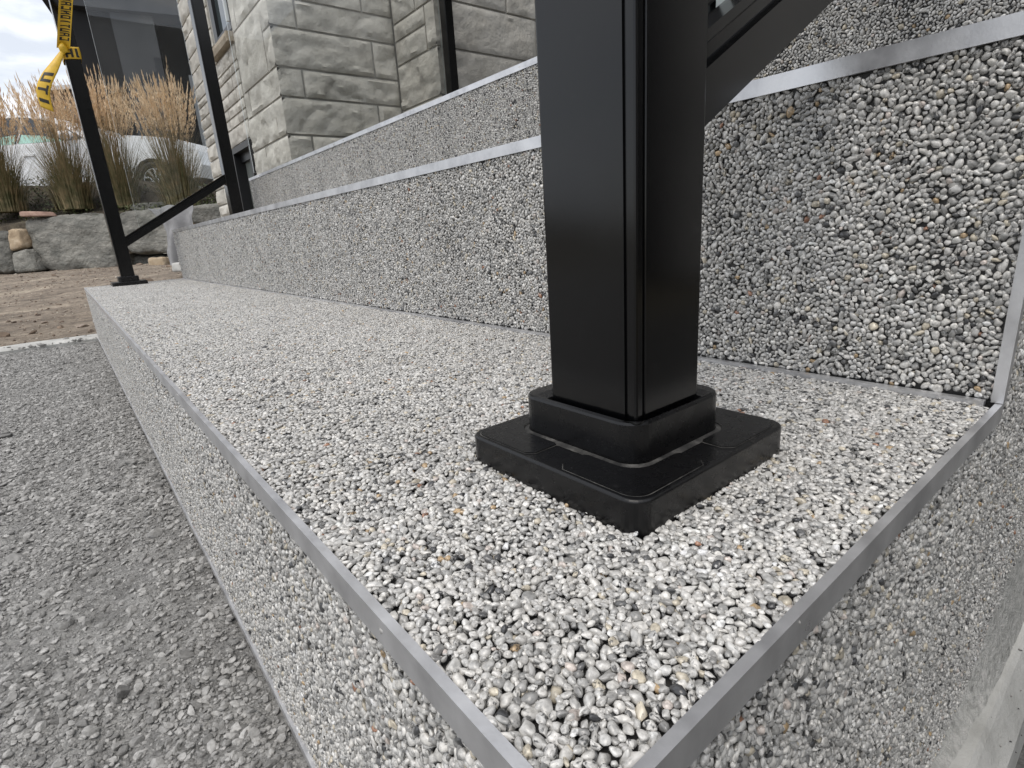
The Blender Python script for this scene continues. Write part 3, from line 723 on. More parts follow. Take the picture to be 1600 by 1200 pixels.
# ------------------------------------------------------------------ boulders and what lies round them
M_boul = mat('boulder_stone', rough=0.93)
noise_col(M_boul, [(0.085,0.087,0.077),(0.18,0.178,0.16),(0.27,0.262,0.235),(0.43,0.42,0.38)], 5.0, 12, [0.28,0.45,0.6,0.76], mapping=(1,1,2.6), rough=0.68)
mul_noise(M_boul, 3, 0.75, 1.2, 4, per_object=0.25); add_bump(M_boul, 14, 1.0, 0.07, 10)
M_tan = mat('tan_rock', rough=0.9); noise_col(M_tan, [(0.22,0.16,0.10),(0.40,0.31,0.21),(0.52,0.44,0.33)], 6, 8); add_bump(M_tan, 25, 0.8, 0.02)
M_flag = mat('pink_flagstone', rough=0.9); noise_col(M_flag, [(0.24,0.15,0.12),(0.36,0.24,0.19),(0.44,0.32,0.26)], 8, 8); add_bump(M_flag, 30, 0.6, 0.01)
def boulder(quad, Z, dep, mt, label, name='boulder', group='boulders of the retaining wall', cat_='boulder', rough=0.075, seed=0, n=26, flat=0.0):
    """a rough block whose face has the four given sight-line corners (tl, tr, br, bl)"""
    tl, tr, br, bl = [at(u, v, Z) for u, v in quad]
    back = Vector((-0.786, 0.618, 0))*dep
    def S(a, b, c): return tl.lerp(tr, a).lerp(bl.lerp(br, a), b)+back*c
    bm = bmesh.new()
    bmesh.ops.create_cube(bm, size=1.0); bmesh.ops.subdivide_edges(bm, edges=bm.edges[:], cuts=n-1, use_grid_fill=True)
    sz = max((tr-tl).length, (bl-tl).length)
    o = Vector((seed*7.3, seed*3.1, 1))
    for v_ in bm.verts:
        p = v_.co*2; q = Vector((p.x, p.y, p.z)); m4 = (abs(p.x)**6+abs(p.y)**6+abs(p.z)**6)**(1/6); q = q*(0.22/ max(m4,1e-3)*m4+0.78/max(m4, 1e-3))
        c = S(0.5+q.x*0.5, 0.5+q.y*0.5, 0.5+q.z*0.5)
        d = (c-S(0.5,0.5,0.5)).normalized()
        h = 0.5*noise.fractal(c*2.6/sz+o, 0.8, 2.1, 6)-0.3*abs(noise.noise(c*5/sz+o))
        v_.co = c+d*h*rough*sz
    ob = bm_obj(name, bm, mt, None, smooth=True)
    tag(ob, label, cat_, group); return ob
boulder([(20,341),(172,332),(186,424),(60,428)], 7.0, 0.7, M_boul, 'biggest grey boulder, long and flat faced, left of the far railing post', seed=1)
boulder([(-30,362),(10,362),(22,428),(-30,430)], 6.9, 0.6, M_boul, 'dark boulder cut off by the left picture edge', seed=2)
boulder([(9,358),(26,357),(36,386),(14,394)], 6.9, 0.3, M_tan, 'small tan wedge stone squeezed beside the biggest grey boulder', seed=3, n=10)
boulder([(16,395),(38,388),(58,424),(20,428)], 6.9, 0.35, M_boul, 'small grey trapezoid stone under the tan wedge stone', seed=4, n=10)
boulder([(176,330),(262,322),(276,396),(196,398)], 7.05, 0.6, M_boul, 'square boulder behind the sloping rail of the far railing', seed=5)
boulder([(286,322),(350,316),(352,352),(298,350)], 7.1, 0.6, M_boul, 'dark boulder against the far edge of the stone house', seed=6)
boulder([(196,318),(280,312),(284,330),(200,332)], 7.6, 0.5, M_boul, 'low flat boulder behind the square boulder, under the grass', seed=8, n=10)
boulder([(200,398),(285,398),(285,432),(205,436)], 7.3, 0.5, M_boul, 'shaded boulder at the foot of the square boulder', seed=9, n=10)
boulder([(228,403),(256,402),(258,423),(232,424)], 6.3, 0.2, M_tan, 'round tan rock lying on the dirt right of the far post', 'rock', None, 'rock', 0.10, 10, 10)
boulder([(27,330),(62,330),(70,338),(28,339)], 6.95, 0.25, M_flag, 'broken pink flagstone lying on the biggest boulder', 'flagstone', None, 'flagstone', 0.03, 11, 8)
boulder([(266,411),(290,409),(290,424),(268,426)], 4.6, 0.16, M_conc, 'small white concrete block beside the end of the stairs', 'concrete_block', None, 'block', 0.02, 12, 8)
# landscape fabric draped over the edge
M_fab = mat('grey_landscape_fabric', (0.22, 0.22, 0.225), 0.85); add_bump(M_fab, 900, 0.3, 0.001); mul_noise(M_fab, 8, 0.75, 1.15)
vs, fs = [], []
na, nb = 24, 30
for i in range(na+1):
    for j in range(nb+1):
        a, b_ = i/na, j/nb
        uL = 231+46*b_+6*math.sin(b_*5); uR = 300+12*b_ if b_ < 0.4 else 305-20*(b_-0.4)
        v_ = 326+95*b_**1.15-6*a
        P = at(uL+(uR-uL)*a, v_, 6.35-0.35*b_)+Vector(CR[2])*(0.05*math.sin(a*9+b_*4)+0.03*noise.noise((a*5, b_*6, 0)))
        vs.append(P)
for i in range(na):
    for j in range(nb):
        k = i*(nb+1)+j; fs.append((k, k+nb+1, k+nb+2, k+1))
o = link('fabric_sheet', mesh(vs, fs), M_fab, None, True); o.modifiers.new('thickness', 'SOLIDIFY').thickness = 0.004
tag(o, 'crumpled grey landscape fabric hanging by the far end of the stairs', 'fabric')

# planting bed behind the boulders, rising to the neighbour's drive
M_bed = mat('planting_soil', rough=0.95); noise_col(M_bed, [(0.03,0.025,0.018),(0.075,0.06,0.042),(0.13,0.11,0.075)], 6, 9); add_bump(M_bed, 25, 1.0, 0.04)
def bed_z(s, v):
    s -= 0.45
    return 0.62-0.5*smooth(7.3, 7.05, s)+(0.60-0.26*smooth(-5.7, -4.6, v))*smooth(7.3, 8.7, s)-(0.23-0.22*smooth(-5.7, -4.6, v))*smooth(8.9, 9.3, s)+0.15*smooth(12, 16, s)+0.05*noise.noise((s*2, v*2, 0))+0.02*noise.noise((s*7, v*7, 0))
Fh = Vector((-0.7858, 0.6185, 0)); Rh = Vector((0.6185, 0.7858, 0))
def sv(s, v, z): return Vector((CAM[0], CAM[1], 0))+Fh*s+Rh*v+Vector((0, 0, z))
vs, fs = [], []
S_ = [7.45, 7.52, 7.6]+[7.7+0.12*i for i in range(25)]+[10.5+i*1.5 for i in range(5)]+[20, 30, 60, 150]; V_ = [-14+0.25*i for i in range(80)]+[10, 20]
V_ = [-120, -40]+V_+[60]
for s in S_:
    for v in V_: vs.append(sv(s, v, bed_z(s, v)))
nv_ = len(V_)
for i in range(len(S_)-1):
    for j in range(nv_-1): fs.append((i*nv_+j, (i+1)*nv_+j, (i+1)*nv_+j+1, i*nv_+j+1))
tag(link('planting_bed', mesh(vs, fs), M_bed, None, True), kind='structure')

# ------------------------------------------------------------------ feather grasses
M_blade = mat('grass_blade', rough=0.7)
noise_col(M_blade, [(0.09,0.092,0.036),(0.18,0.155,0.075),(0.32,0.24,0.13)], 9, 4, [0.34,0.5,0.66])
M_stem = mat('grass_stem', (0.23, 0.17, 0.085), 0.7); M_plume = mat('feather_plume', (0.50, 0.33, 0.17), 0.85)
noise_col(M_plume, [(0.60,0.42,0.24),(0.76,0.58,0.38),(0.82,0.68,0.50)], 14, 4, [0.33,0.5,0.68])
for M_ in (M_blade, M_plume):
    bsdf(M_).inputs['Subsurface Weight'].default_value = 0.0
def grass_clump(base, height, nb, np_, spread, label, seed):
    g = random.Random(seed); root = empty('feather_grass'); tag(root, label, 'ornamental grass', 'ornamental grasses on the planting bed')
    vs, fs = [], []; ps, pf = [], []; ss, sf = [], []
    for i in range(nb):
        a = g.uniform(0, 6.283); lean = g.uniform(0.05, 1.0)*spread; h = height*g.uniform(0.3, 0.72); d = Vector((math.cos(a), math.sin(a), 0)); sd = Vector((-d.y, d.x, 0))
        b0 = base+d*g.uniform(0, 0.24)+Vector((0,0,-0.05)); w_ = g.uniform(0.0035, 0.008); k0 = len(vs); seg = 6
        droop = g.uniform(0.0, 0.35)
        for k in range(seg+1):
            q = k/seg; p = b0+d*(lean*q**1.7)+Vector((0,0,h*(q-droop*q**3))); ww = w_*(1-q*0.9)
            vs += [p-sd*ww, p+sd*ww]
        fs += [(k0+2*k, k0+2*k+1, k0+2*k+3, k0+2*k+2) for k in range(seg)]
    for i in range(np_):
        a = g.uniform(0, 6.283); lean = g.uniform(0.0, 0.75)*spread*(0.4+0.6*g.random()); d = Vector((math.cos(a), math.sin(a), 0)); sd = Vector((-d.y, d.x, 0)); h = height*g.uniform(0.70, 1.06)
        b0 = base+d*g.uniform(0, 0.2); n_ = 7; wdr = Vector((g.gauss(0,0.03), g.gauss(0,0.03), 0))
        pt = [b0+d*(lean*(k/n_)**1.5)+wdr*(k/n_)**2+Vector((0,0,h*0.74*k/n_)) for k in range(n_+1)]
        k0 = len(ss)
        for p in pt: ss += [p-sd*0.0022, p+sd*0.0022]
        sf += [(k0+2*k, k0+2*k+1, k0+2*k+3, k0+2*k+2) for k in range(n_)]
        dr = (pt[-1]-pt[-2]).normalized(); L_ = h*g.uniform(0.2, 0.29); rmax = g.uniform(0.011, 0.021)
        # a plume: a ragged spindle set about with fine upward spikelets
        e1 = dr.cross(Vector((1,0.2,0))).normalized(); e2 = dr.cross(e1)
        for k in range(34):
            q = g.random()**0.85; r_ = rmax*math.sin(math.pi*min(1, 0.12+0.88*q))*0.9; an = g.uniform(0, 6.283); o_ = (e1*math.cos(an)+e2*math.sin(an))
            p0 = pt[-1]+dr*(L_*q); ln = L_*g.uniform(0.10, 0.2); tip = p0+dr*ln+o_*(r_*1.6); ww = 0.0036
            s2 = dr.cross(o_)*ww; m_ = p0.lerp(tip, 0.45)+o_*r_*0.5
            k1 = len(ps); ps += [p0, m_-s2, tip, m_+s2]; pf.append((k1, k1+1, k1+2, k1+3))
    for nm, v_, f_, mt in (('blades', vs, fs, M_blade), ('stems', ss, sf, M_stem), ('plumes', ps, pf, M_plume)):
        o = link(nm, mesh(v_, f_), mt, root); o['kind'] = 'stuff'
    return root
for u, v, Z, hgt, nb, npl, sp, lab in ((12, 326, 7.5, 1.50, 900, 240, 0.46, 'feather grass at the left picture edge, in front of the car door'),
                                  (118, 322, 7.6, 1.52, 800, 170, 0.46, 'feather grass half hidden by the taped far post'),
                                  (192, 320, 7.8, 1.60, 800, 220, 0.46, 'feather grass seen through the glass in front of the car wheel'),
                                  (286, 322, 7.6, 1.58, 900, 190, 0.46, 'feather grass beside the far edge of the stone house')):
    b0 = at(u, v, Z); grass_clump(b0, hgt, nb, npl, sp, lab, int(u)+5)
# low leafy ground cover along the bed
M_cover = mat('ground_cover_leaf', rough=0.7); noise_col(M_cover, [(0.03,0.045,0.015),(0.075,0.095,0.03),(0.16,0.15,0.06)], 5, 5)
vs, fs = [], []; g = random.Random(4)
for i in range(11000):
    s = g.uniform(7.6, 9.4); v = g.uniform(-7.2, -3.2); 
    if noise.noise((s*2.2, v*2.2, 3)) < -0.12: continue
    z = bed_z(s, v); p = sv(s, v, z+g.uniform(0, 0.11)); a = g.uniform(0, 6.28); l_ = g.uniform(0.02, 0.06)
    d = Vector((math.cos(a), math.sin(a), g.uniform(-0.2, 0.9)))*l_; sd = Vector((-math.sin(a), math.cos(a), 0))*l_*0.22
    k = len(vs); vs += [p, p+d*0.5-sd, p+d, p+d*0.5+sd]; fs.append((k, k+1, k+2, k+3))
tag(link('ground_cover', mesh(vs, fs), M_cover), 'low green ground cover leaves on the planting bed', 'ground cover', kind='stuff')

# ------------------------------------------------------------------ the stone house
XB, YA, XD, YC = -3.0, 1.0, -2.57, 1.678
XEND, ZTOP, ZBOT = -4.80, 3.4, -0.25
M_stone = mat('limestone_block', rough=0.92)
noise_col(M_stone, [(0.40,0.38,0.34),(0.52,0.50,0.45),(0.58,0.56,0.51),(0.64,0.62,0.57)], 7, 8, [0.3,0.44,0.58,0.74])
mul_noise(M_stone, 2.2, 0.85, 1.1, 3, per_object=0.10); add_bump(M_stone, 38, 0.8, 0.009, 9); add_bump(M_stone, 300, 0.5, 0.0015, 4)
M_joint = mat('grey_mortar', (0.37, 0.36, 0.335), 0.95); add_bump(M_joint, 300, 0.7, 0.003)
M_frame = mat('dark_window_frame', (0.012, 0.0125, 0.014), 0.4)
M_inner = mat('dark_interior', (0.02, 0.022, 0.025), 0.9)
M_wtrim = mat('white_window_trim', (0.72, 0.75, 0.76), 0.4)
M_wglass = mat('window_glass', (0.05, 0.065, 0.07), 0.03, spec=0.9)
M_sill = mat('stone_sill', (0.36, 0.31, 0.24), 0.9); add_bump(M_sill, 120, 0.7, 0.005); mul_noise(M_sill, 12, 0.8, 1.15)
house = empty('stone_house'); tag(house, 'grey limestone block house with a dark window and a recessed entrance', 'house')
# backing walls, split round the two windows in the long face
WX0, WX1, WZ0 = -4.04, -3.645, 1.30       # upper window
BX0, BX1, BZ0, BZ1 = -4.08, -3.665, 0.28, 0.727
bm = bmesh.new(); RB = 0.0085
ya0, ya1 = YA+RB, YA+0.30
add_box(bm, XEND+RB, BX0, ya0, ya1, ZBOT, ZTOP); add_box(bm, BX1, XB-RB, ya0, ya1, ZBOT, WZ0); add_box(bm, BX0, BX1, ya0, ya1, ZBOT, BZ0); add_box(bm, BX0, BX1, ya0, ya1, BZ1, WZ0-0.001)
add_box(bm, WX1, XB-RB, ya0+0.0005, ya1, WZ0+0.001, ZTOP); add_box(bm, BX0+0.001, WX0, ya0+0.0005, ya1, WZ0+0.001, ZTOP); add_box(bm, WX0+0.001, WX1-0.001, ya0+0.001, ya1, 2.5, ZTOP)
add_box(bm, XB-0.30, XB-RB-0.001, ya1+0.001, YC+0.3, ZBOT, ZTOP)
add_box(bm, XB-RB, XD-RB, YC+RB, YC+0.3, ZBOT, ZTOP-0.002)
add_box(bm, XD-0.30, XD-RB-0.001, YC+0.301, 3.6, ZBOT, ZTOP-0.004)
add_box(bm, XEND+RB+0.001, XEND+0.3, ya1+0.001, 6.0, ZBOT, ZTOP)
bm_obj('wall', bm, M_joint, house)
box('interior_wall', XEND+0.31, XB-0.32, 1.62, 1.66, ZBOT, ZTOP, M_inner, house)
J = 0.0058
def stone(face, u0, u1, z0, z1, seed, edge0=True, edge1=True, amp=0.019):
    """rock-faced block; face 'A'/'C' look to -Y, 'B'/'D' to +X"""
    a0, a1, c0, c1 = u0+(J if edge0 else 0), u1-(J if edge1 else 0), z0+J, z1-J
    if a1-a0 < 0.012: return
    nu = max(3, min(26, int((a1-a0)/0.018))); nz_ = max(3, min(14, int((c1-c0)/0.014)))
    vs = []; fs = []
    def P(u, z, h):
        if face == 'A': return (u, YA-h, z)
        if face == 'C': return (u, YC-h, z)
        if face == 'B': return (XB+h, u, z)
        return (XD+h, u, z)
    o = Vector((seed*1.37, seed*2.1, seed*0.7))
    for i in range(nu+1):
        for j in range(nz_+1):
            u = a0+(a1-a0)*i/nu; z = c0+(c1-c0)*j/nz_
            de = min((u-a0) if edge0 else 9, (a1-u) if edge1 else 9, z-c0, c1-z)
            q = Vector((u*6.0, z*8.5, 0))+o
            h = amp*(0.50+0.55*noise.fractal(q, 0.9, 2.1, 5))
            for kk in (0, 1):                         # conchoidal spalls: smooth scoops that end in a sharp step
                rid = noise.noise(q*(0.9+0.7*kk)+Vector((5+9*kk, 5, 5)))+0.12*noise.noise(q*3.5)
                if rid > 0.08: h -= amp*(0.62-0.3*kk)*max(0.15, 1-(rid-0.08)/0.35)
            h *= min(1, max(de, 0)/0.014)**0.7
            if not edge0 and i == 0 or not edge1 and i == nu: h = 0.0
            vs.append(P(u, z, max(h, -0.006)))
    W = nz_+1
    for i in range(nu):
        for j in range(nz_):
            k = i*W+j; fs.append((k, k+W, k+W+1, k+1))
    # returns of the block into the joint
    rim = [i*W for i in range(nu+1)]+[nu*W+j for j in range(1, W)]+[i*W+nz_ for i in range(nu-1, -1, -1)]+[j for j in range(nz_-1, 0, -1)]
    base = len(vs)
    per = []
    for k in rim:
        i, j = divmod(k, W); per.append(P(a0+(a1-a0)*i/nu, c0+(c1-c0)*j/nz_, -0.016))
    vs += per; n = len(rim)
    for k in range(n): fs.append((rim[k], base+k, base+(k+1)%n, rim[(k+1)%n]))
    me = mesh(vs, fs); bm = bmesh.new(); bm.from_mesh(me); bmesh.ops.recalc_face_normals(bm, faces=bm.faces[:]); bm.to_mesh(me); bm.free()
    ob = link('stone_block', me, M_stone, house)
    me.polygons.foreach_set('use_smooth', [True]*len(me.polygons)); me.set_sharp_from_angle(angle=R_(38))
    return ob
sd0 = [0]
def S(face, u0, u1, z0, z1, **k): sd0[0] += 1; return stone(face, u0, u1, z0, z1, sd0[0], **k)
courses = [-0.02, 0.18, 0.33, 0.50, 0.647, 0.825, 0.960, 1.141, 1.272, 1.45, 1.60, 1.79, 1.95, 2.12, 2.28]
# face B, the short wall that turns to the entrance
cutsB = {4: [1.0, 1.14, 1.52, YC], 3: [1.0, 1.125, YC], 5: [1.0, 1.125, YC], 6: [1.0, 1.535, YC], 7: [1.0, 1.135, YC], 8: [1.0, 1.50, YC], 9: [1.0, 1.2, YC]}
cutsB[4] = [1.0, 1.528, YC]
for c in range(2, 13):
    cu = cutsB.get(c, [1.0, 1.0+rng.uniform(0.2, 0.5), YC])
    for a, b_ in zip(cu, cu[1:]): S('B', a, b_, courses[c], courses[c+1], edge0=(a != 1.0), edge1=True)
# face C between the turn and the entrance jamb
zc = [0.36, 0.62, 0.80, 1.028, 1.149, 1.235, 1.42, 1.6, 1.8]
for i in range(len(zc)-1):
    if i in (3, 4): S('C', XB+0.004, -2.664, zc[i], zc[i+1])
    elif i == 2: S('C', XB+0.004, XD, zc[i], zc[i+1], edge1=False)
    elif i == 5: S('C', XB+0.004, XD-0.18, zc[i], zc[i+1]); S('C', XD-0.18, XD, zc[i], zc[i+1], edge1=False)
    else: S('C', XB+0.004, XD, zc[i], zc[i+1], edge1=False)
S('C', -2.664, XD, zc[3], zc[5], edge1=False)
# face D, the entrance side wall
zD = [0.36, 0.60, 0.80, 1.024, 1.244, 1.42, 1.63, 1.85]
for i in range(len(zD)-1):
    cu = {2: [YC, 2.52, 3.1, 3.55], 3: [YC, 2.36, 2.95, 3.55], 4: [YC, 2.15, 2.7, 3.55]}.get(i, [YC, YC+rng.uniform(0.4,0.9), 2.8, 3.55])
    for a, b_ in zip(cu, cu[1:]): S('D', a, b_, zD[i], zD[i+1], edge0=(a != YC), amp=0.014)
# face A, the long wall past the railing
def in_win(u0, u1, z0, z1):
    for x0, x1, a, b_ in ((WX0-0.03, WX1+0.02, 1.24, 2.5), (BX0-0.01, BX1+0.008, BZ0, BZ1+0.008)):
        if u0 < x1-0.004 and u1 > x0+0.004 and z0 < b_-0.004 and z1 > a+0.004: return True
    return False
qx = -3.128
def SA(u0, u1, z0, z1, **k):
    if z1-z0 < 0.02 or in_win(u0, u1, z0, z1): return
    S('A', u0, u1, z0, z1, **k)
for c in range(2, 13):
    z0, z1 = courses[c], courses[c+1]
    if c in (6, 7): SA(qx, XB, z0, z1, edge1=False)
    elif c == 5: SA(-3.53, XB, z0, z1, edge1=False)
    elif c == 4: SA(qx, XB, z0, z1, edge1=False); SA(-3.64, qx, z0, z1)
    elif c == 8: SA(-3.622, -3.53, z0, z1); SA(-3.53, -3.09, z0, z1); SA(-3.09, XB, z0, z1, edge1=False)
    elif c == 3: SA(-3.40, XB, z0, z1, edge1=False); SA(-3.655, -3.40, z0, z1)
    else:
        x = XB-rng.uniform(0.12, 0.4); SA(x, XB, z0, z1, edge1=False); SA(-3.622 if z0 >= 1.24 else -3.655, x, z0, z1)
S('A', -3.622, qx, courses[6], courses[8])     # the tall block
SA(-3.63, -3.53, courses[5], courses[6])
# small coursed stones beneath the upper window and round the lower one
zz = [0.735, 0.837, 0.895, 0.955, 1.027, 1.10, 1.150, 1.232]
for i in range(len(zz)-1):
    xs_ = [-3.64, -3.64-rng.uniform(0.12, 0.2)]
    while xs_[-1] > XEND+0.25: xs_.append(xs_[-1]-rng.uniform(0.14, 0.30))
    xs_[-1] = XEND
    for b_, a in zip(xs_, xs_[1:]): SA(a, b_, zz[i], zz[i+1])
SA(-3.655, -3.64, 0.735, 0.837)
zl = [-0.05, 0.1, 0.20, 0.33, 0.42, 0.53, 0.62, 0.735]
zu = [1.232, 1.33, 1.43, 1.55, 1.64, 1.78, 1.9, 2.05, 2.2]
for lst, xr in ((zl, BX0-0.012), (zu, WX0-0.035)):
    for i in range(len(lst)-1):
        xs_ = [xr]
        while xs_[-1] > XEND+0.25: xs_.append(xs_[-1]-rng.uniform(0.14, 0.34))
        xs_[-1] = XEND
        for b_, a in zip(xs_, xs_[1:]): SA(a, b_, lst[i], lst[i+1])
# upper window
win = empty('window'); win.parent = house
yf = YA+0.004
bm = bmesh.new()
add_box(bm, WX0, WX0+0.075, yf, yf+0.05, WZ0+0.01, 2.5); add_box(bm, WX1-0.012, WX1, yf, yf+0.05, WZ0+0.01, 2.5); add_box(bm, WX0+0.075, WX1-0.012, yf+0.001, yf+0.05, WZ0+0.01, WZ0+0.045)
bm_obj('frame', bm, M_frame, win, bevel=0.003)
box('trim', WX1-0.032, WX1-0.013, yf-0.014, yf+0.045, WZ0+0.047, 2.5, M_wtrim, win, bevel=0.003)
box('pane', WX0+0.076, WX1-0.033, yf+0.02, yf+0.026, WZ0+0.046, 2.5, M_wglass, win)
# stone sill
nS = 24; rg = []
for i in range(nS+1):
    x = WX0-0.05+(WX1+0.005-WX0+0.05)*i/nS; n_ = 0.004*noise.noise((x*30, 0, 0))
    rg.append([(x, YA+0.08, 1.243), (x, YA-0.030+n_, 1.243+n_), (x, YA-0.036-n_, 1.268), (x, YA-0.032+n_, 1.290), (x, YA+0.08, 1.2985)])
sl_ = bm_obj('sill', loft(rg), M_sill, win)
# lower window in its dark well
win2 = empty('window'); win2.parent = house; win2['label'] = 'dark basement window low in the stone wall'
bm = bmesh.new()
add_box(bm, BX0, BX1, YA-0.012, YA+0.06, BZ1-0.035, BZ1); add_box(bm, BX1-0.018, BX1, YA-0.012, YA+0.06, BZ0, BZ1-0.0355); add_box(bm, BX0, BX0+0.03, YA-0.012, YA+0.06, BZ0, BZ1-0.0355)
add_box(bm, BX0+0.03, BX1-0.018, YA+0.03, YA+0.07, BZ1-0.085, BZ1-0.0355); add_box(bm, BX1-0.19, BX1-0.16, YA+0.031, YA+0.07, BZ0, BZ1-0.0855)
bm_obj('frame', bm, M_frame, win2, bevel=0.002)
M_bglass = mat('pale_window_glass', (0.20, 0.22, 0.21), 0.08, spec=0.8)
box('pane', BX0+0.031, BX1-0.019, YA+0.052, YA+0.058, BZ0, BZ1-0.086, M_bglass, win2)
# the porch roof that shades the entrance, and the dark door wall behind the landing
M_soff = mat('dark_soffit', (0.05, 0.05, 0.052), 0.7)
box('porch_roof', -2.85, 1.2, 2.3, 3.75, 2.75, 3.0, M_soff, house)
M_door = mat('dark_door_paint', (0.018, 0.018, 0.02), 0.45)
box('back_wall', XD-0.29, 1.2, 3.602, 3.8, -0.2, 2.75, M_joint, house)
dr_ = box('door', -1.95, -0.95, 3.55, 3.60, Z3, 2.5, M_door, house, bevel=0.004)
for i in range(3): box('door_panel', -1.83, -1.07, 3.538, 3.549, 0.55+i*0.66, 1.05+i*0.66, M_door, dr_, bevel=0.006)
box('handle', -1.86, -1.84, 3.50, 3.537, 1.30, 1.55, M_alu, dr_, bevel=0.003)

M_side = mat('added_wing_siding', (0.52, 0.51, 0.49), 0.7); mul_noise(M_side, 2, 0.8, 1.2)
box('added_wing_wall', 1.201, 5.5, 3.4, 9.0, -0.3, 3.38, M_side, house)  # unseen wing, added to darken what the near post and rail reflect
box('added_wing_wall', 5.501, 10.5, -4.0, 9.0, -0.3, 3.38, M_side, house)  # unseen projecting block, added to keep bright sky out of the glass reflections
gdr = box('garage_door', 2.2, 5.2, 3.30, 3.399, -0.3, 2.3, M_door, house, bevel=0.005)  # dark door of the added wing, out of view
for i in range(4): box('door_panel', 2.3, 5.1, 3.28, 3.299, -0.25+0.63*i, 0.32+0.63*i, M_door, gdr, bevel=0.006)

# ------------------------------------------------------------------ white car on the neighbour's drive
M_paint = mat('white_car_paint', (0.84, 0.85, 0.86), 0.25, coat=0.6); M_cglass = mat('car_glass', (0.025, 0.03, 0.032), 0.05, spec=0.9)
M_tyre = mat('tyre_rubber', (0.02, 0.02, 0.021), 0.8); M_rim = mat('alloy_rim', (0.55, 0.56, 0.57), 0.3, metal=0.9); M_trimb = mat('car_black_trim', (0.018, 0.018, 0.02), 0.5)
M_lamp = mat('headlight_lens', (0.75, 0.77, 0.78), 0.08, spec=0.9); M_mint = mat('painted_window_reflection', (0.36, 0.58, 0.50), 0.12)  # mint colour stands in for a reflection low on the side windows
car = empty('car'); tag(car, 'white car parked behind the feather grasses', 'car')
cw = at(246, 283, 9.9); gz = cw.z-0.335
head = Vector((0.66, 0.751, 0)).normalized(); lat = Vector((0.751, -0.66, 0)).normalized()      # lat points to the camera side
car.location = (cw.x, cw.y, gz); car.rotation_euler = (0, 0, math.atan2(head.y, head.x))
# local: x forward, y to the left; the near side is y = -0
HW = 1.84
def carpoly(name, pts, y0, y1, mt, parent, bevel=0.0, seg=3):
    return bm_obj(name, prism(pts, 1, y0, y1), mt, parent, bevel=bevel, seg=seg, angle=18)
def arch(cx, r, n=9): return [(cx+r*math.cos(R_(180-180*i/n)), 0.335+r*math.sin(R_(180-180*i/n))) for i in range(n+1)]
low = [(-3.78, 0.33)]+[(-2.75-0.39, 0.30)]+arch(-2.75, 0.385)+[(-2.75+0.39, 0.26), (-0.39, 0.26)]+arch(0, 0.385)+[(0.39, 0.30), (0.84, 0.34), (0.93, 0.55), (0.90, 0.78), (0.80, 0.92), (0.55, 1.00), (0.10, 1.075), (-0.40, 1.125), (-0.95, 1.165), (-1.05, 1.105), (-3.5, 1.12), (-3.85, 1.10), (-3.93, 0.8), (-3.88, 0.45)]
carpoly('body', low, -0.06, HW-0.06, M_paint, car, 0.03)
gh = [(-1.02, 1.10), (-0.95, 1.155), (-1.30, 1.36), (-1.75, 1.54), (-2.25, 1.645), (-2.9, 1.66), (-3.5, 1.60), (-3.85, 1.12), (-3.85, 1.10)]
def taper(o, z0, k):
    for v_ in o.data.vertices:
        if v_.co.z > z0: v_.co.y += (HW/2-0.06-v_.co.y)*k*min(1, (v_.co.z-z0)/0.55)
cb = carpoly('cabin', gh, 0.02, HW-0.14, M_paint, car, 0.025); taper(cb, 1.1, 0.2)
gw = [(-1.42, 1.125), (-1.20, 1.155), (-1.55, 1.37), (-1.92, 1.52), (-2.32, 1.59), (-2.42, 1.125)]
wf = carpoly('side_window', gw, 0.000, 0.05, M_cglass, car); taper(wf, 1.1, 0.2)
gw2 = [(-2.48, 1.125), (-2.38, 1.595), (-2.9, 1.60), (-3.3, 1.53), (-3.45, 1.125)]
wr = carpoly('side_window', gw2, 0.000, 0.05, M_cglass, car); taper(wr, 1.1, 0.2)
mint = carpoly('painted_reflection', [(-1.55, 1.128), (-1.95, 1.24), (-2.35, 1.285), (-2.41, 1.128)], -0.006, 0.0, M_mint, wf); taper(mint, 1.1, 0.2)  # reflection painted as a curved green piece over the glass
mint2 = carpoly('painted_reflection', [(-2.49, 1.128), (-2.47, 1.285), (-2.9, 1.26), (-3.3, 1.128)], -0.006, 0.0, M_mint, wr); taper(mint2, 1.1, 0.2)
bm = bmesh.new(); bmesh.ops.create_uvsphere(bm, u_segments=16, v_segments=10, radius=1)
for v_ in bm.verts: v_.co = Vector((-1.38+v_.co.x*0.13, -0.16+v_.co.y*0.10, 1.19+v_.co.z*0.075))
bm_obj('wing_mirror', bm, M_paint, car, smooth=True)
dr2 = box('front_door', -2.40, -1.18, -0.068, -0.0595, 0.40, 1.08, M_paint, car, bevel=0.004)
box('handle', -2.32, -2.10, -0.092, -0.0685, 0.90, 0.93, M_paint, dr2, bevel=0.008)
dr3 = box('rear_door', -3.30, -2.42, -0.068, -0.0595, 0.42, 1.08, M_paint, car, bevel=0.004)
box('handle', -3.22, -3.0, -0.092, -0.0685, 0.90, 0.93, M_paint, dr3, bevel=0.008)
box('sill', -2.32, -0.42, -0.075, -0.0605, 0.24, 0.36, M_paint, car, bevel=0.01)
carpoly('headlight', [(0.42, 0.86), (0.45, 0.955), (0.70, 0.91), (0.85, 0.80), (0.70, 0.80)], -0.066, -0.058, M_lamp, car)
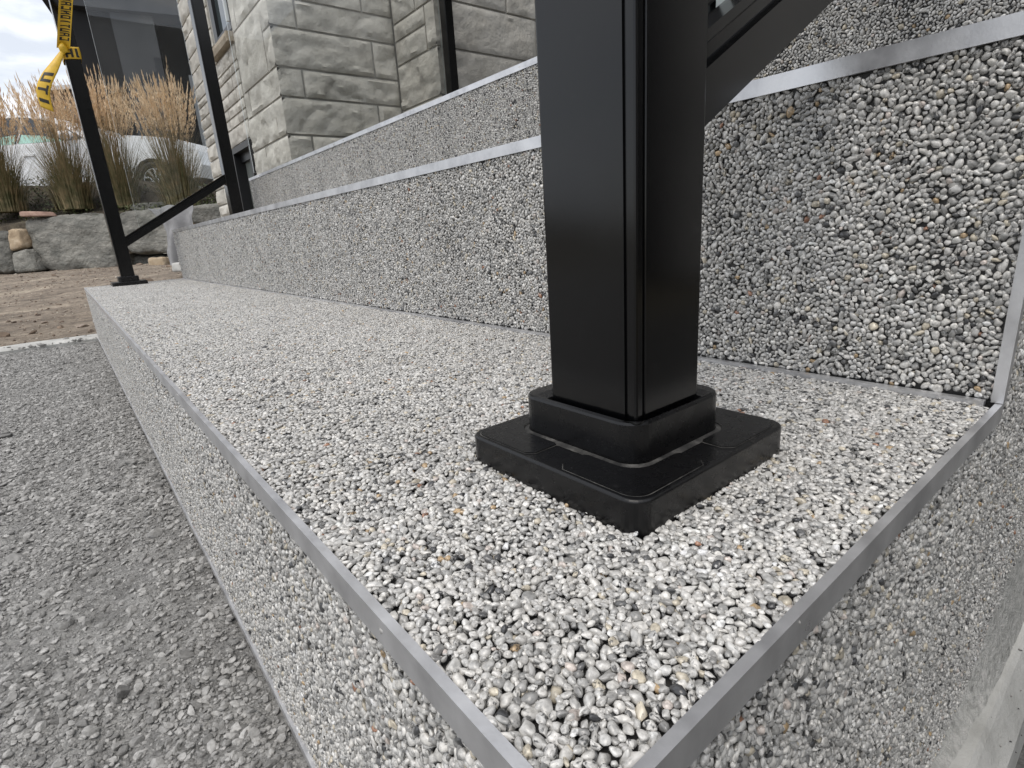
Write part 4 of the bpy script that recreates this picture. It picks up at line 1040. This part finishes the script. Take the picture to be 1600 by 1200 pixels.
for cx in (0.0, -2.75):
    for yy, near in ((-0.055, True), (HW-0.06-0.20, False)):
        wh = empty('wheel'); wh.parent = car
        def ring_(r0, r1, y0, y1, n=32):
            bm = bmesh.new(); V = []
            for i in range(n):
                a = 6.28318*i/n; c_, s_ = math.cos(a), math.sin(a)
                V.append([bm.verts.new((cx+r*c_, y, 0.335+r*s_)) for r, y in ((r0, y0), (r1-0.02, y0), (r1, y0+0.03), (r1, y1-0.03), (r1-0.02, y1), (r0, y1))])
            for i in range(n):
                A, B = V[i], V[(i+1)%n]
                for k in range(6): bm.faces.new((A[k], B[k], B[(k+1)%6], A[(k+1)%6]))
            return bm
        bm_obj('tyre', ring_(0.235, 0.335, yy, yy+0.20), M_tyre, wh, smooth=True)
        bm = ring_(0.205, 0.234, yy+0.01, yy+0.19)
        for i in range(10):
            a = 6.28318*i/10+0.2; c_, s_ = math.cos(a), math.sin(a); nx_, nz2 = -s_*0.016, c_*0.016
            p = [(cx+0.03*c_-nx_, 0.335+0.03*s_-nz2), (cx+0.21*c_-nx_*1.4, 0.335+0.21*s_-nz2*1.4), (cx+0.21*c_+nx_*1.4, 0.335+0.21*s_+nz2*1.4), (cx+0.03*c_+nx_, 0.335+0.03*s_+nz2)]
            va = [bm.verts.new((x, yy+0.018, z_)) for x, z_ in p]; vb = [bm.verts.new((x, yy+0.05, z_)) for x, z_ in p]
            bm.faces.new(va); bm.faces.new(vb[::-1])
            for k in range(4): bm.faces.new((va[k], vb[k], vb[(k+1)%4], va[(k+1)%4]))
        bm_obj('rim', bm, M_rim, wh)
        box('brake', cx-0.14, cx+0.14, yy+0.09, yy+0.11, 0.335-0.14, 0.335+0.14, M_trimb, wh)

# ------------------------------------------------------------------ the dark house next door
M_char = mat('charcoal_siding', (0.028, 0.03, 0.034), 0.55); M_char2 = mat('dark_grey_panel', (0.055, 0.057, 0.062), 0.6); M_blk = mat('black_recess', (0.008, 0.008, 0.009), 0.8)
M_col = mat('grey_steel_column', (0.16, 0.17, 0.18), 0.5); mul_noise(M_char, 3, 0.85, 1.15); mul_noise(M_char2, 2, 0.85, 1.15)
nb_ = empty('neighbour_house'); tag(nb_, 'charcoal modern house beyond the car with a deep flat overhanging roof', 'house')
o_ = at(162, 300, 15.5); 
nb_.location = (o_.x, o_.y, 1.0); ang = math.atan2(Rh.y, Rh.x)+R_(27); nb_.rotation_euler = (0, 0, ang)
# local: x to the right along its front, y away
hb = 5.95
box('wall', 0.0, 1.15, 0.0, 0.3, -0.2, hb, M_blk, nb_)
box('wall', 0.0, 0.3, 0.301, 7.0, -0.2, hb, M_char, nb_)
box('panel', 1.151, 2.15, -0.05, 0.25, -0.2, hb, M_char2, nb_, bevel=0.01)
box('recess', 1.5, 9.5, 2.2, 2.5, -0.2, hb, M_blk, nb_); box('recess', 9.2, 9.4, 0.31, 2.19, -0.2, hb, M_blk, nb_); box('recess', 2.0, 2.14, 0.251, 2.19, -0.2, hb, M_blk, nb_)
gd = box('garage_door', 3.0, 5.6, 2.10, 2.19, -0.1, 2.5, M_char, nb_)
for i in range(4): box('panel', 3.05, 5.55, 2.06, 2.099, -0.05+0.64*i, 0.55+0.64*i, M_char, gd, bevel=0.01)
box('column', 2.75, 3.10, -0.08, 0.27, -0.2, 4.0, M_col, nb_, bevel=0.01)
box('beam', 0.35, 9.0, -0.30, 0.5, 5.45, 5.94, M_char2, nb_, bevel=0.01)
box('wall', 5.8, 9.0, 0.0, 0.3, -0.2, 5.44, M_char, nb_)
box('roof', -0.42, 9.6, -0.6, 7.5, hb+0.001, hb+0.75, M_char, nb_, bevel=0.01)
box('soffit_lamp', 2.2, 2.5, -0.9, -0.75, hb-0.05, hb, M_wtrim, nb_)
# small brown house far off
M_brown = mat('brown_brick', (0.12, 0.085, 0.065), 0.9); mul_noise(M_brown, 2, 0.8, 1.2); M_roofw = mat('pale_eave', (0.6,0.6,0.6), 0.6)
fh = empty('distant_house'); tag(fh, 'small brown house far behind the post with a pale eave', 'house')
p = at(88, 205, 38); fh.location = p; fh.rotation_euler = (0, 0, math.atan2(Rh.y, Rh.x))
box('wall', 0, 5, 0, 5, -4, 2.5, M_brown, fh); box('eave', -0.3, 5.3, -0.3, 5.3, 2.501, 2.75, M_roofw, fh); f_ = box('window', 1.0, 2.2, -0.06, -0.001, 0.4, 1.6, M_frame, fh); box('pane', 1.1, 2.1, -0.09, -0.0605, 0.5, 1.5, M_wglass, f_)
